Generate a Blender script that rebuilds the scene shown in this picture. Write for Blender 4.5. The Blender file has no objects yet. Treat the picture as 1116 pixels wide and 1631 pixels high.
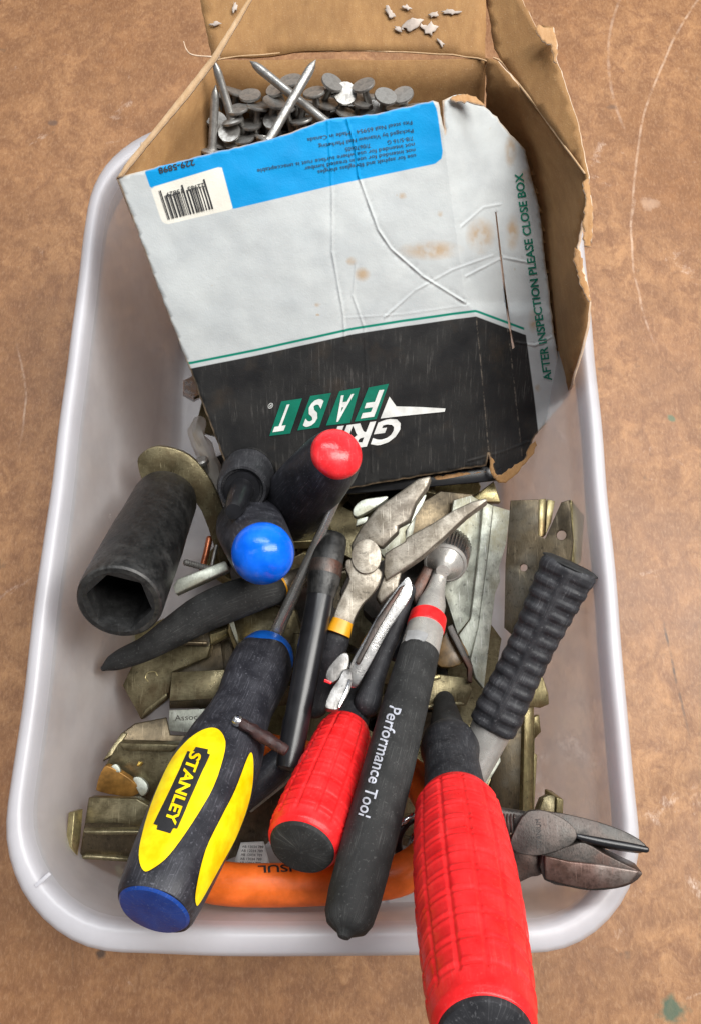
import bpy, bmesh, math, random
import numpy as np
from mathutils import Vector, Matrix, noise
from mathutils.geometry import delaunay_2d_cdt
from mathutils.bvhtree import BVHTree
random.seed(7); np.random.seed(7)
SC = bpy.context.scene
COL = SC.collection

# ------------------------------------------------------------------ camera, world, light, exposure
K = 1.17                      # metres per drawing unit (the bin is about 25 cm wide)
F, H = 1225.0, .3965          # focal length in photo pixels, camera height in drawing units
CT, ST = math.cos(math.radians(72)), math.sin(math.radians(72))
cam_d = bpy.data.cameras.new('camera'); cam = bpy.data.objects.new('camera', cam_d); COL.objects.link(cam)
cam.location = (0, 0, H * K); cam.rotation_euler = (math.radians(18), 0, 0)
cam_d.sensor_fit = 'VERTICAL'; cam_d.sensor_height = 24; cam_d.lens = 24 * F / 1631
cam_d.clip_start = .01; cam_d.clip_end = 100
SC.camera = cam
W = bpy.data.worlds.new('World'); SC.world = W; W.use_nodes = True
bg = W.node_tree.nodes['Background']; bg.inputs[0].default_value = (.93, .96, 1, 1); bg.inputs[1].default_value = .15

def area(name, loc, aim, sx, sy, power, col):
    l = bpy.data.lights.new(name, 'AREA'); l.shape = 'RECTANGLE'; l.size = sx; l.size_y = sy
    l.energy = power; l.color = col
    o = bpy.data.objects.new(name, l); COL.objects.link(o); o.location = loc
    o.rotation_euler = (Vector(aim) - Vector(loc)).to_track_quat('-Z', 'Y').to_euler()
area('ceiling_tube_light', (.1, 1.15, 2.0), (0, .1, 0), 1.7, .42, 32, (.95, .98, 1))
area('ceiling_tube_light', (1.0, .25, 1.7), (.05, .1, 0),   .6, 1.6, 50, (1, .98, .94))
area('ceiling_tube_light', (-1.1, -.3, 2.1), (0, .1, 0), .2, 1.3, 3, (.85, .9, 1))
SC.view_settings.view_transform = 'Standard'; SC.view_settings.look = 'None'
SC.view_settings.exposure = 0.05; SC.view_settings.gamma = 1
SC.cycles.max_bounces = 10; SC.cycles.transparent_max_bounces = 16
SC.cycles.use_denoising = True

# ------------------------------------------------------------------ geometry helpers (drawing pixel + height -> place)
def ray(px, py):
    a = (px - 558) / F; b = (815.5 - py) / F
    return Vector((a, CT + b * ST, -ST + b * CT))
CAM = Vector((0, 0, H))
def P(px, py, z):
    d = ray(px, py); return (CAM + d * ((z - H) / d.z)) * K
def depth(p):                       # distance along the view axis, metres
    q = p - CAM * K; return q.y * CT - q.z * ST
def proj(p):
    q = p - CAM * K; dd = q.y * CT - q.z * ST
    return (558 + F * q.x / dd, 815.5 - F * (q.y * ST + q.z * CT) / dd)
def plane3(a, b, c):
    a, b, c = P(*a), P(*b), P(*c); n = (b - a).cross(c - a).normalized(); o = CAM * K
    def s(px, py):
        d = ray(px, py); return o + d * ((a - o).dot(n) / d.dot(n))
    return s
def inpoly(x, y, poly):
    r = False; n = len(poly); j = n - 1
    for i in range(n):
        xi, yi = poly[i][:2]; xj, yj = poly[j][:2]
        if (yi > y) != (yj > y) and x < (xj - xi) * (y - yi) / (yj - yi) + xi: r = not r
        j = i
    return r
def segd(x, y, a, b):
    vx, vy = b[0] - a[0], b[1] - a[1]; t = ((x - a[0]) * vx + (y - a[1]) * vy) / (vx * vx + vy * vy + 1e-12)
    t = max(0, min(1, t)); return math.hypot(x - a[0] - t * vx, y - a[1] - t * vy)
def pdist(x, y, poly, closed=True):
    n = len(poly); return min(segd(x, y, poly[i], poly[(i + 1) % n]) for i in range(n if closed else n - 1))
def smooth_poly(pts, closed=True, sub=4):
    """Catmull-Rom through points of any dimension"""
    out = []; n = len(pts); R = range(n) if closed else range(n - 1)
    for i in R:
        if closed: p0, p1, p2, p3 = pts[i - 1], pts[i], pts[(i + 1) % n], pts[(i + 2) % n]
        else: p0, p1, p2, p3 = pts[max(i - 1, 0)], pts[i], pts[i + 1], pts[min(i + 2, n - 1)]
        for k in range(sub):
            t = k / sub
            out.append(tuple(.5 * (2 * b + (c - a) * t + (2 * a - 5 * b + 4 * c - d) * t * t + (3 * b - a - 3 * c + d) * t ** 3)
                             for a, b, c, d in zip(p0, p1, p2, p3)))
    if not closed: out.append(tuple(pts[-1]))
    return out
def rough_edge(poly, step=7, amp=1.2, seed=0):
    out = []; n = len(poly)
    for i in range(n):
        a, b = poly[i], poly[(i + 1) % n]; L = math.hypot(b[0] - a[0], b[1] - a[1]); m = max(1, int(L / step))
        for k in range(m):
            t = k / m; x = a[0] + (b[0] - a[0]) * t; y = a[1] + (b[1] - a[1]) * t
            if 0 < k: x += amp * noise.noise((x * .13, y * .13, seed)) * 2; y += amp * noise.noise((x * .13, y * .13, seed + 9)) * 2
            out.append((x, y))
    return out

class Holder: pass
def empty(name, loc, label, cat, group=None):
    o = bpy.data.objects.new(name, None); COL.objects.link(o); o.location = loc
    o['label'] = label; o['category'] = cat
    if group: o['group'] = group
    return o
def tag(o, label, cat, group=None):
    o['label'] = label; o['category'] = cat
    if group: o['group'] = group
    return o
def origin_of(o):
    v = Vector((0, 0, 0))
    while o is not None: v += o.location; o = o.parent
    return v
GEO = {}; LAST = [None]
def mk(name, V, faces, mat, parent=None, uv=None, attrs=None, smooth=40, loc=None):
    V = [Vector(v) for v in V]
    if loc is None:
        loc = origin_of(parent) if parent else Vector((sum(v.x for v in V) / len(V), sum(v.y for v in V) / len(V), min(v.z for v in V)))
    me = bpy.data.meshes.new(name); me.from_pydata([v - loc for v in V], [], faces); me.validate()
    o = bpy.data.objects.new(name, me); COL.objects.link(o)
    if parent: o.parent = parent
    else: o.location = loc
    for m in (mat if isinstance(mat, (list, tuple)) else [mat]): me.materials.append(m)
    if uv is not None and len(me.loops) and max(l.vertex_index for l in me.loops) < len(uv):
        l = me.uv_layers.new(name='UVMap')
        idx = np.zeros(len(me.loops), dtype=np.int32); me.loops.foreach_get('vertex_index', idx)
        l.data.foreach_set('uv', np.array(uv, dtype=np.float32)[idx].ravel())
    if attrs:
        for k, a in attrs.items():
            at = me.attributes.new(k, 'FLOAT', 'POINT'); at.data.foreach_set('value', np.array(a, dtype=np.float32))
    if smooth:
        me.polygons.foreach_set('use_smooth', [True] * len(me.polygons)); me.set_sharp_from_angle(angle=math.radians(smooth))
    GEO[o.name] = (V, faces); LAST[0] = o
    return o
def tri2d(outline, spacing=None, holes=(), extra=()):
    pts = [Vector(p[:2]) for p in outline]; edges = [(i, (i + 1) % len(pts)) for i in range(len(pts))]
    for h in holes:
        b = len(pts); pts += [Vector(q) for q in h]; edges += [(b + i, b + (i + 1) % len(h)) for i in range(len(h))]
    pts += [Vector(p) for p in extra]
    if spacing:
        xs = [p[0] for p in outline]; ys = [p[1] for p in outline]; row = 0
        y = min(ys)
        while y < max(ys):
            x = min(xs) + (spacing * .5 if row % 2 else 0)
            while x < max(xs):
                if inpoly(x, y, outline) and pdist(x, y, outline) > spacing * .45: pts.append(Vector((x, y)))
                x += spacing
            y += spacing * .87; row += 1
    r = delaunay_2d_cdt(pts, edges, [], 0, 1e-4)
    vs, fs = r[0], r[2]; out = []
    for f in fs:
        cx = sum(vs[i].x for i in f) / 3; cy = sum(vs[i].y for i in f) / 3
        if inpoly(cx, cy, outline) and not any(inpoly(cx, cy, h) for h in holes): out.append(tuple(reversed(f)))
    return [(v.x, v.y) for v in vs], out
def zsurf(z, outline):
    if callable(z): return z
    if isinstance(z, (int, float)): return lambda x, y: P(x, y, z)
    cx = sum(p[0] for p in outline) / len(outline); cy = sum(p[1] for p in outline) / len(outline)
    return lambda x, y: P(x, y, z[0] + z[1] * (x - cx) / 100 + z[2] * (y - cy) / 100)
def sheet(name, outline, z, mat, thick=.002, parent=None, spacing=None, holes=(), bevel=0, bump=0, attrf=None, extra=(), rim=0, back=0, uvs=.001, smooth=30, fac=None):
    S = zsurf(z, outline)
    p2, fs = tri2d(outline, spacing, holes, extra)
    V = [S(x, y) for x, y in p2]
    # make normals face the camera
    if fs:
        f = fs[len(fs) // 2]; n = (V[f[1]] - V[f[0]]).cross(V[f[2]] - V[f[0]])
        if n.dot(CAM * K - V[f[0]]) < 0: fs = [tuple(reversed(f)) for f in fs]
    if bump: V = [v + Vector((0, 0, 1)) * bump * noise.noise((v.x * 40, v.y * 40, v.z * 40)) for v in V]
    attrs = {k: [g(x, y) for x, y in p2] for k, g in attrf.items()} if attrf else None
    o = mk(name, V, fs, mat, parent, uv=[(x * uvs, (1631 - y) * uvs) for x, y in p2], attrs=attrs, smooth=smooth)
    if thick:
        m = o.modifiers.new('solid', 'SOLIDIFY'); m.thickness = thick; m.offset = -1; m.material_offset = back; m.material_offset_rim = rim
        m.use_even_offset = False
    if bevel:
        m = o.modifiers.new('bevel', 'BEVEL'); m.width = bevel; m.segments = 2; m.limit_method = 'ANGLE'; m.angle_limit = math.radians(50)
    return o
def bvh(*objs):
    V = []; Fc = []
    for o in objs:
        v, f = GEO[o.name]; b = len(V); V += v; Fc += [tuple(i + b for i in q) for q in f]
    return BVHTree.FromPolygons(V, Fc)
def caster(tree, off=.00012):
    o = CAM * K
    def s(px, py):
        d = ray(px, py).normalized(); h = tree.ray_cast(o, d)
        if h[0] is None: return None
        n = h[1] if h[1].dot(d) < 0 else -h[1]
        return h[0] + n * off
    return s
def decal(name, outline, target, mat, parent, spacing=4, off=.00012, holes=()):
    s = caster(bvh(target), off) if not callable(target) else target
    p2, fs = tri2d(outline, spacing, holes); V = [s(x, y) for x, y in p2]
    fs = [f for f in fs if all(V[i] is not None for i in f)]
    V = [v if v is not None else Vector((0, 0, 0)) for v in V]
    if fs:
        f = fs[0]; n = (V[f[1]] - V[f[0]]).cross(V[f[2]] - V[f[0]])
        if n.dot(CAM * K - V[f[0]]) < 0: fs = [tuple(reversed(f)) for f in fs]
    used = sorted({i for f in fs for i in f}); rm = {u: k for k, u in enumerate(used)}
    return mk(name, [V[i] for i in used], [tuple(rm[i] for i in f) for f in fs], mat, parent, uv=[(p2[i][0] * .001, -p2[i][1] * .001) for i in used])
def text2d(s, bold=0.0, shear=0):
    cu = bpy.data.curves.new('t', 'FONT'); cu.body = s; cu.resolution_u = 3; cu.offset = bold; cu.shear = shear
    o = bpy.data.objects.new('t', cu); COL.objects.link(o)
    dg = bpy.context.evaluated_depsgraph_get(); me = bpy.data.meshes.new_from_object(o.evaluated_get(dg))
    bm = bmesh.new(); bm.from_mesh(me); bmesh.ops.triangulate(bm, faces=bm.faces)
    bmesh.ops.remove_doubles(bm, verts=bm.verts, dist=1e-5)
    v = [(x.co.x, x.co.y) for x in bm.verts]; f = [tuple(q.index for q in t.verts) for t in bm.faces]
    bm.free(); bpy.data.objects.remove(o); bpy.data.curves.remove(cu); bpy.data.meshes.remove(me)
    return v, f
def write(name, s, o, X, Y, target, mat, parent, bold=.01, shear=0, cap=.7, off=.0002):
    """lay the words on a surface: o = start of baseline, X = vector of the whole length, Y = vector of a capital's height"""
    v, f = text2d(s, bold, shear); x0 = min(p[0] for p in v); x1 = max(p[0] for p in v)
    c = caster(bvh(target), off) if not callable(target) else target
    V = []
    for p in v:
        a = (p[0] - x0) / (x1 - x0); b = p[1] / cap
        V.append(c(o[0] + X[0] * a + Y[0] * b, o[1] + X[1] * a + Y[1] * b))
    f = [t for t in f if all(V[i] is not None for i in t)]
    V = [q if q is not None else Vector((0, 0, 0)) for q in V]
    used = sorted({i for t in f for i in t}); rm = {u: k for k, u in enumerate(used)}
    if not used: return None
    fs = [tuple(rm[i] for i in t) for t in f]; V = [V[i] for i in used]
    t = fs[0]; n = (V[t[1]] - V[t[0]]).cross(V[t[2]] - V[t[0]])
    if n.dot(CAM * K - V[t[0]]) < 0: fs = [tuple(reversed(q)) for q in fs]
    return mk(name, V, fs, mat, parent, smooth=0)

class Rod:
    """a turned tool: axis from A to B (drawing pixel, height); profiles in pixels along the drawing or in t along the axis"""
    def __init__(s, name, A, B, label, cat, group=None):
        s.a = P(*A); s.b = P(*B); s.pa = A; s.pb = B
        s.z = (s.b - s.a).normalized(); s.L = (s.b - s.a).length
        v = CAM * K - s.a; s.x = (v - s.z * v.dot(s.z)).normalized(); s.y = s.z.cross(s.x)
        s.d = math.hypot(B[0] - A[0], B[1] - A[1])
        s.root = empty(name, min((s.a, s.b), key=lambda q: q.z).copy(), label, cat, group)
    def at(s, d):       # pixel distance along the drawn axis -> metres along the axis
        tgt = d; lo, hi = -1.0 * s.L, 2.5 * s.L
        ux, uy = (s.pb[0] - s.pa[0]) / s.d, (s.pb[1] - s.pa[1]) / s.d
        for _ in range(40):
            m = (lo + hi) / 2; q = proj(s.a + s.z * m); e = (q[0] - s.pa[0]) * ux + (q[1] - s.pa[1]) * uy
            if e < tgt: lo = m
            else: hi = m
        return (lo + hi) / 2
    def prof(s, pts, mode='px'):
        out = []
        for d, r in pts:
            m = s.at(d) if mode == 'px' else d * s.L if mode == 't' else d
            rr = r if mode == 'm' else r * depth(s.a + s.z * m) / F
            out.append((m, rr))
        return out
    def part(s, name, pts, mat, mode='px', seg=48, mod=None, dens=None, parent=None, smooth=35, cap=True, off=(0, 0)):
        pr = s.prof(pts, mode)
        if dens:
            q = []
            for (a, ra), (b, rb) in zip(pr, pr[1:]):
                n = max(1, int(abs(b - a) / dens))
                q += [(a + (b - a) * k / n, ra + (rb - ra) * k / n) for k in range(n)]
            pr = q + [pr[-1]]
        V = []; uv = []
        for m, r in pr:
            for k in range(seg):
                th = 2 * math.pi * k / seg; rr = max(r, 1e-5)
                if mod: rr = mod(m, th, rr)
                c = s.a + s.z * m + s.x * (off[0] + rr * math.cos(th)) + s.y * (off[1] + rr * math.sin(th))
                V.append(c); uv.append((k / seg, m * 10))
        fs = []
        for i in range(len(pr) - 1):
            for k in range(seg):
                k2 = (k + 1) % seg; fs.append((i * seg + k, i * seg + k2, (i + 1) * seg + k2, (i + 1) * seg + k))
        if cap:
            fs.append(tuple(reversed(range(seg)))); fs.append(tuple(range((len(pr) - 1) * seg, len(pr) * seg)))
        return mk(name, V, fs, mat, parent or s.root, uv=uv, smooth=smooth)
def dome(d0, r, h, n=6, sgn=1):
    """points of a rounded end starting at d0 with radius r, rising h"""
    return [(d0 + sgn * h * math.sin(math.pi / 2 * k / n), r * math.cos(math.pi / 2 * k / n)) for k in range(1, n + 1)]
def tube(name, pts, mat, parent=None, seg=24, sub=6, flat=1.0, mod=None, rad_px=True, ends=True):
    """pts: (px, py, z, radius px)"""
    sp = smooth_poly(pts, False, sub); C = [P(p[0], p[1], p[2]) for p in sp]
    R = [p[3] * depth(c) / F for p, c in zip(sp, C)] if rad_px else [p[3] for p in sp]
    if ends:
        t0 = (C[0] - C[1]).normalized(); t1 = (C[-1] - C[-2]).normalized()
        pre = [(C[0] + t0 * R[0] * math.sin(a), R[0] * math.cos(a)) for a in (1.5, 1.2, .8, .4)]
        post = [(C[-1] + t1 * R[-1] * math.sin(a), R[-1] * math.cos(a)) for a in (.4, .8, 1.2, 1.5)]
        C = [c for c, _ in pre] + C + [c for c, _ in post]; R = [r for _, r in pre] + R + [r for _, r in post]
    V = []; uv = []; ln = 0
    for i, c in enumerate(C):
        t = (C[min(i + 1, len(C) - 1)] - C[max(i - 1, 0)]).normalized()
        n = Vector((0, 0, 1)) - t * t.z; n.normalize(); b = t.cross(n)
        if i: ln += (c - C[i - 1]).length
        for k in range(seg):
            a = 2 * math.pi * k / seg; r = R[i] * (mod(ln, a) if mod else 1)
            V.append(c + n * r * flat * math.cos(a) + b * r * math.sin(a)); uv.append((k / seg, ln * 10))
    fs = [(i * seg + k, i * seg + (k + 1) % seg, (i + 1) * seg + (k + 1) % seg, (i + 1) * seg + k) for i in range(len(C) - 1) for k in range(seg)]
    fs += [tuple(reversed(range(seg))), tuple(range((len(C) - 1) * seg, len(C) * seg))]
    return mk(name, V, fs, mat, parent, uv=uv, smooth=50)

# ------------------------------------------------------------------ materials
def srgb(r, g, b):
    return tuple(((c / 255 + .055) / 1.055) ** 2.4 if c > 10 else c / 255 / 12.92 for c in (r, g, b))
class M:
    def __init__(s, name):
        s.m = bpy.data.materials.new(name); s.m.use_nodes = True; s.t = s.m.node_tree; s.n = s.t.nodes; s.l = s.t.links
        s.b = s.n['Principled BSDF']; s.tc = s.n.new('ShaderNodeTexCoord')
    def _in(s, sock, v):
        if isinstance(v, (int, float)): sock.default_value = v
        elif isinstance(v, tuple): sock.default_value = (*v, 1)[:4] if len(sock.default_value) == 4 else v[:3]
        else: s.l.new(v, sock)
    def map(s, coord='Object', scale=(1, 1, 1), rot=(0, 0, 0)):
        mp = s.n.new('ShaderNodeMapping'); s.l.new(s.tc.outputs[coord], mp.inputs[0])
        mp.inputs['Scale'].default_value = scale; mp.inputs['Rotation'].default_value = rot
        return mp.outputs[0]
    def noise(s, vec, scale, detail=4, rough=.55, dist=0):
        k = s.n.new('ShaderNodeTexNoise'); s.l.new(vec, k.inputs['Vector']); k.inputs['Scale'].default_value = scale
        k.inputs['Detail'].default_value = detail; k.inputs['Roughness'].default_value = rough; k.inputs['Distortion'].default_value = dist
        return k.outputs['Fac']
    def ramp(s, f, a, b, lo=0., hi=1.):
        k = s.n.new('ShaderNodeMapRange'); s._in(k.inputs[0], f); k.inputs[1].default_value = a; k.inputs[2].default_value = b
        k.inputs[3].default_value = lo; k.inputs[4].default_value = hi; return k.outputs[0]
    def math(s, op, a, b=0., c=None):
        k = s.n.new('ShaderNodeMath'); k.operation = op; s._in(k.inputs[0], a); s._in(k.inputs[1], b)
        if c is not None: s._in(k.inputs[2], c)
        return k.outputs[0]
    def mix(s, f, a, b):
        k = s.n.new('ShaderNodeMix'); k.data_type = 'RGBA'; s._in(k.inputs[0], f); s._in(k.inputs[6], a); s._in(k.inputs[7], b); return k.outputs[2]
    def attr(s, name):
        k = s.n.new('ShaderNodeAttribute'); k.attribute_name = name; return k.outputs['Fac']
    def bump(s, h, dist=.0003, strength=.5):
        k = s.n.new('ShaderNodeBump'); s._in(k.inputs['Height'], h); k.inputs['Distance'].default_value = dist; k.inputs['Strength'].default_value = strength
        s.l.new(k.outputs[0], s.b.inputs['Normal']); return k
    def set(s, **kw):
        for k, v in kw.items(): s._in(s.b.inputs[{'base': 'Base Color', 'rough': 'Roughness', 'metal': 'Metallic', 'spec': 'Specular IOR Level', 'trans': 'Transmission Weight', 'coat': 'Coat Weight', 'sss': 'Subsurface Weight', 'alpha': 'Alpha'}[k]], v)
        return s
def rubber(name, c, rough=.55, dust=.5, dustc=(.3, .3, .31), coord='UV'):
    m = M(name); o = m.map(); m.set(spec=.35)
    n1 = m.noise(o, 120, 5); sc = m.noise(m.map('UV', (30, 1.2, 1)), 6, 6, .7) if coord == 'UV' else m.noise(m.map('Object', (900, 60, 300)), 1, 5, .7)
    fine = m.noise(o, 900, 3, .6)
    c2 = tuple(min(1, x * 1.5 + .008) for x in c); base = m.mix(m.ramp(n1, .35, .7), c, c2)
    d = m.math('MULTIPLY', m.ramp(sc, .53, .72), m.ramp(n1, .40, .60)); sp = m.ramp(fine, .60, .72)
    d = m.math('MULTIPLY', m.math('MAXIMUM', d, m.math('MULTIPLY', sp, .5)), dust)
    m.set(base=m.mix(d, base, dustc), rough=m.ramp(n1, .3, .7, rough - .08, rough + .12)); m.bump(m.math('ADD', fine, m.math('MULTIPLY', sc, .6)), .0002, .35)
    return m.m
def metal(name, c1, c2, rough=.35, metallic=.9, c3=None, scale=80, streak=(1, 1, 1), bump=.3, wear=1.):
    m = M(name); o = m.map(); n1 = m.noise(o, scale, 6, .65, .3); st = m.noise(m.map('Object', streak), 500, 5, .6); big = m.noise(o, 25, 3)
    base = m.mix(m.ramp(n1, .42, .60), c1, c2)
    if c3: base = m.mix(m.math('MULTIPLY', m.ramp(big, .5, .62), m.ramp(n1, .3, .6)), base, c3)
    base = m.mix(m.ramp(st, .50, .66, 0, .5 * wear), base, tuple(x * .35 for x in c1)); sc = m.noise(m.map('Object', (1500, 70, 300), (.4, .2, .7)), 1, 4, .7); base = m.mix(m.ramp(sc, .60, .68, 0, .6 * wear), base, tuple(min(1, x * 1.9 + .04) for x in c1)); pit = m.noise(o, 380, 3, .6); base = m.mix(m.ramp(pit, .62, .72, 0, .6 * wear), base, tuple(x * .25 for x in c2))
    m.set(base=base, metal=metallic, rough=m.ramp(n1, .3, .7, rough - .1, rough + .15)); m.bump(m.math('ADD', st, n1), .0003, bump)
    return m.m
def plain(name, c, rough=.5, var=.15, metallic=0, bump=.1, coat=0):
    m = M(name); n = m.noise(m.map(), 200, 5)
    m.set(base=m.mix(m.ramp(n, .3, .7), tuple(x * (1 - var) for x in c), tuple(min(1, x * (1 + var)) for x in c)), rough=rough, metal=metallic, coat=coat); m.bump(n, .0002, bump)
    return m.m
BLACK = rubber('black_rubber', (.018, .018, .021))
GRIP = rubber('dusty_black_grip', (.015, .015, .015), .75, .5, (.2, .2, .19))
BLUEBLK = rubber('worn_blue_black_grip', (.017, .017, .022), .42, .65, (.25, .25, .29))
PLBLK = plain('black_plastic', (.012, .012, .014), .3, .3)
BLUE = rubber('blue_plastic', (.0, .11, .7), .14, .14, (.1, .25, .7), 'obj')
DKBLUE = rubber('scuffed_blue_plastic', (.004, .035, .2), .35, .5, (.25, .3, .4))
BANDBLUE = plain('blue_band', (.005, .09, .42), .35, .15)
YEL = rubber('yellow_grip', (.9, .54, .0), .4, .08, (.35, .22, .05))
REDCAP = rubber('red_cap', (.66, .02, .026), .18, .2, (.7, .4, .38), 'obj')
RED = rubber('red_rubber', (.74, .014, .016), .33, .16, (.95, .3, .25))
ORG = rubber('orange_sleeve', (.62, .11, .01), .38, .25, (.55, .25, .12))
AMB = plain('amber_plastic', (.75, .33, .01), .4)
ZINC = metal('tarnished_zinc', (.235, .2, .115), (.105, .085, .045), .34, .75, (.15, .105, .055), 110, (1, 8, 1))
ZINC2 = metal('yellow_zinc', (.46, .39, .2), (.24, .2, .1), .36, .8, (.26, .17, .08), 90, (8, 1, 1))
ZINC3 = metal('brown_zinc', (.13, .1, .06), (.06, .047, .03), .38, .7, (.2, .18, .14), 70, (8, 1, 1))
GALV = metal('bright_zinc', (.56, .58, .5), (.34, .35, .3), .52, .6, (.4, .38, .27), 90, (9, 1, 1))
STEEL = metal('worn_steel', (.4, .36, .3), (.22, .19, .15), .5, .85, (.2, .17, .14), 120, (2, 6, 1))
CHROME = metal('chrome', (.85, .85, .86), (.7, .7, .72), .2, 1, None, 200, (1, 1, 1), .1, .1)
DCHROME = metal('grimy_chrome', (.5, .49, .48), (.25, .25, .25), .26, 1, None, 120, (3, 3, 1), .2, .5)
CHROME2 = metal('dull_chrome', (.3, .29, .28), (.2, .19, .18), .42, .9, None, 150)
SATIN = metal('satin_chrome', (.66, .64, .6), (.52, .5, .47), .3, .55, None, 150, (1, 1, 1), .1, .25)
NAIL = metal('nail_steel', (.42, .41, .39), (.27, .26, .245), .4, .75, None, 300, (1, 1, 1), .2, .35)
DARKST = metal('dark_steel', (.07, .065, .06), (.12, .1, .09), .45, .7, (.11, .05, .035), 90, (4, 2, 1))
IMPACT = metal('black_oxide', (.018, .018, .018), (.034, .033, .032), .42, .5, (.08, .078, .075), 160, (1, 1, 1), .6)
IMPIN = metal('black_oxide_inner', (.03, .03, .03), (.045, .045, .045), .45, .5, None, 250)
RUST = metal('rusty_dark_red', (.028, .01, .01), (.05, .018, .015), .6, .1, (.015, .01, .01), 300)
COPPER = plain('copper', (.6, .2, .1), .35, .2, .9)
WHITE = plain('white_print', (.75, .75, .72), .5)
GREENP = plain('green_print', (.0, .16, .1), .5, .15)
BLACKP = plain('black_print', (.02, .02, .022), .5)
WLET = rubber('white_lettering', (.42, .43, .48), .6, 1.6, (.06, .06, .065), 'obj')

def kraft_mat(name, c1, c2):
    m = M(name); o = m.map(); fib = m.noise(m.map('Object', (250, 60, 250)), 1, 6, .7); n = m.noise(o, 35, 5); f2 = m.noise(o, 1500, 2)
    base = m.mix(m.ramp(fib, .3, .7), c1, c2); base = m.mix(m.ramp(n, .45, .75, 0, .55), base, tuple(x * .6 for x in c1)); base = m.mix(m.ramp(f2, .6, .8, 0, .3), base, (.6, .45, .3))
    m.set(base=base, rough=.85); m.bump(m.math('ADD', fib, f2), .0003, .4); return m.m
KRAFT = kraft_mat('kraft_board', (.26, .13, .045), (.35, .19, .07))
KRAFTE = kraft_mat('torn_kraft_edge', (.6, .4, .25), (.75, .62, .5))
KRAFTO = kraft_mat('torn_orange_board', (.34, .16, .05), (.5, .3, .15))

KRAFTF = kraft_mat('rubbed_fold', (.45, .28, .14), (.6, .42, .26))
PAPER = plain('torn_paper', (.44, .37, .32), .9, .3)
def print_mat():
    m = M('printed_carton'); o = m.map(); n = m.noise(o, 60, 5); fine = m.noise(o, 1300, 3, .7); sp = m.noise(o, 140, 2)
    def st(a, w=.9): return m.ramp(m.attr(a), -w, w)
    white = m.mix(m.ramp(n, .3, .7), (.44, .46, .465), (.53, .55, .545)); white = m.mix(m.ramp(fine, .55, .8, 0, .25), white, (.42, .45, .46))
    stain = m.math('MULTIPLY', m.math('MAXIMUM', m.ramp(m.attr('stain'), -9, 7), 0), m.ramp(sp, .38, .58, .25, .85)); white = m.mix(m.math('MAXIMUM', stain, m.ramp(sp, .74, .78, 0, .6)), white, (.42, .29, .17))
    scr = m.ramp(m.noise(m.map('Object', (900, 60, 60), (0, 0, .25)), 1, 5, .75), .55, .7); wear = m.math('MULTIPLY', scr, m.ramp(n, .4, .6, .0, .45))
    blk = m.mix(m.ramp(n, .3, .7), (.016, .016, .017), (.028, .027, .026)); blk = m.mix(m.ramp(m.noise(o, 45, 3), .6, .75, 0, .25), blk, (.09, .06, .035)); blk = m.mix(wear, blk, (.16, .15, .14))
    blu = m.mix(m.ramp(n, .3, .7), (.0, .24, .55), (.0, .29, .64)); blu = m.mix(m.ramp(fine, .6, .85, 0, .25), blu, (.001, .16, .38))
    c = m.mix(st('blue'), white, blu); c = m.mix(st('label'), c, m.mix(m.ramp(n, .3, .7), (.68, .65, .56), (.76, .73, .66)))
    L = m.attr('line'); g = m.math('MULTIPLY', m.ramp(L, -11.5, -10), m.ramp(L, -7.5, -6, 1, 0)); g = m.math('MULTIPLY', g, m.ramp(m.attr('right'), -3, -1, 1, 0)); c = m.mix(g, c, (.0, .19, .13))
    b = m.math('MULTIPLY', m.ramp(L, -.8, .8), m.ramp(m.attr('right'), -.8, .8, 1, 0)); c = m.mix(b, c, blk)
    e = m.math('MULTIPLY', m.ramp(m.attr('edge'), 0, 3.0, 1, 0), m.ramp(sp, .35, .6, .2, 1)); c = m.mix(e, c, (.45, .32, .2))
    cr = m.math('MULTIPLY', m.ramp(m.attr('crease'), 0, 1.6, 1, 0), m.ramp(m.noise(o, 300, 4, .7), .45, .6, 0, .5)); c = m.mix(m.math('MULTIPLY', cr, b), c, (.3, .25, .2))
    m.set(base=c, rough=m.ramp(n, .3, .7, .45, .6), spec=.18); m.bump(m.math('ADD', fine, m.math('MULTIPLY', m.noise(o, 200, 4), 2)), .0003, .3); return m.m
PRINT = print_mat()

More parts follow.
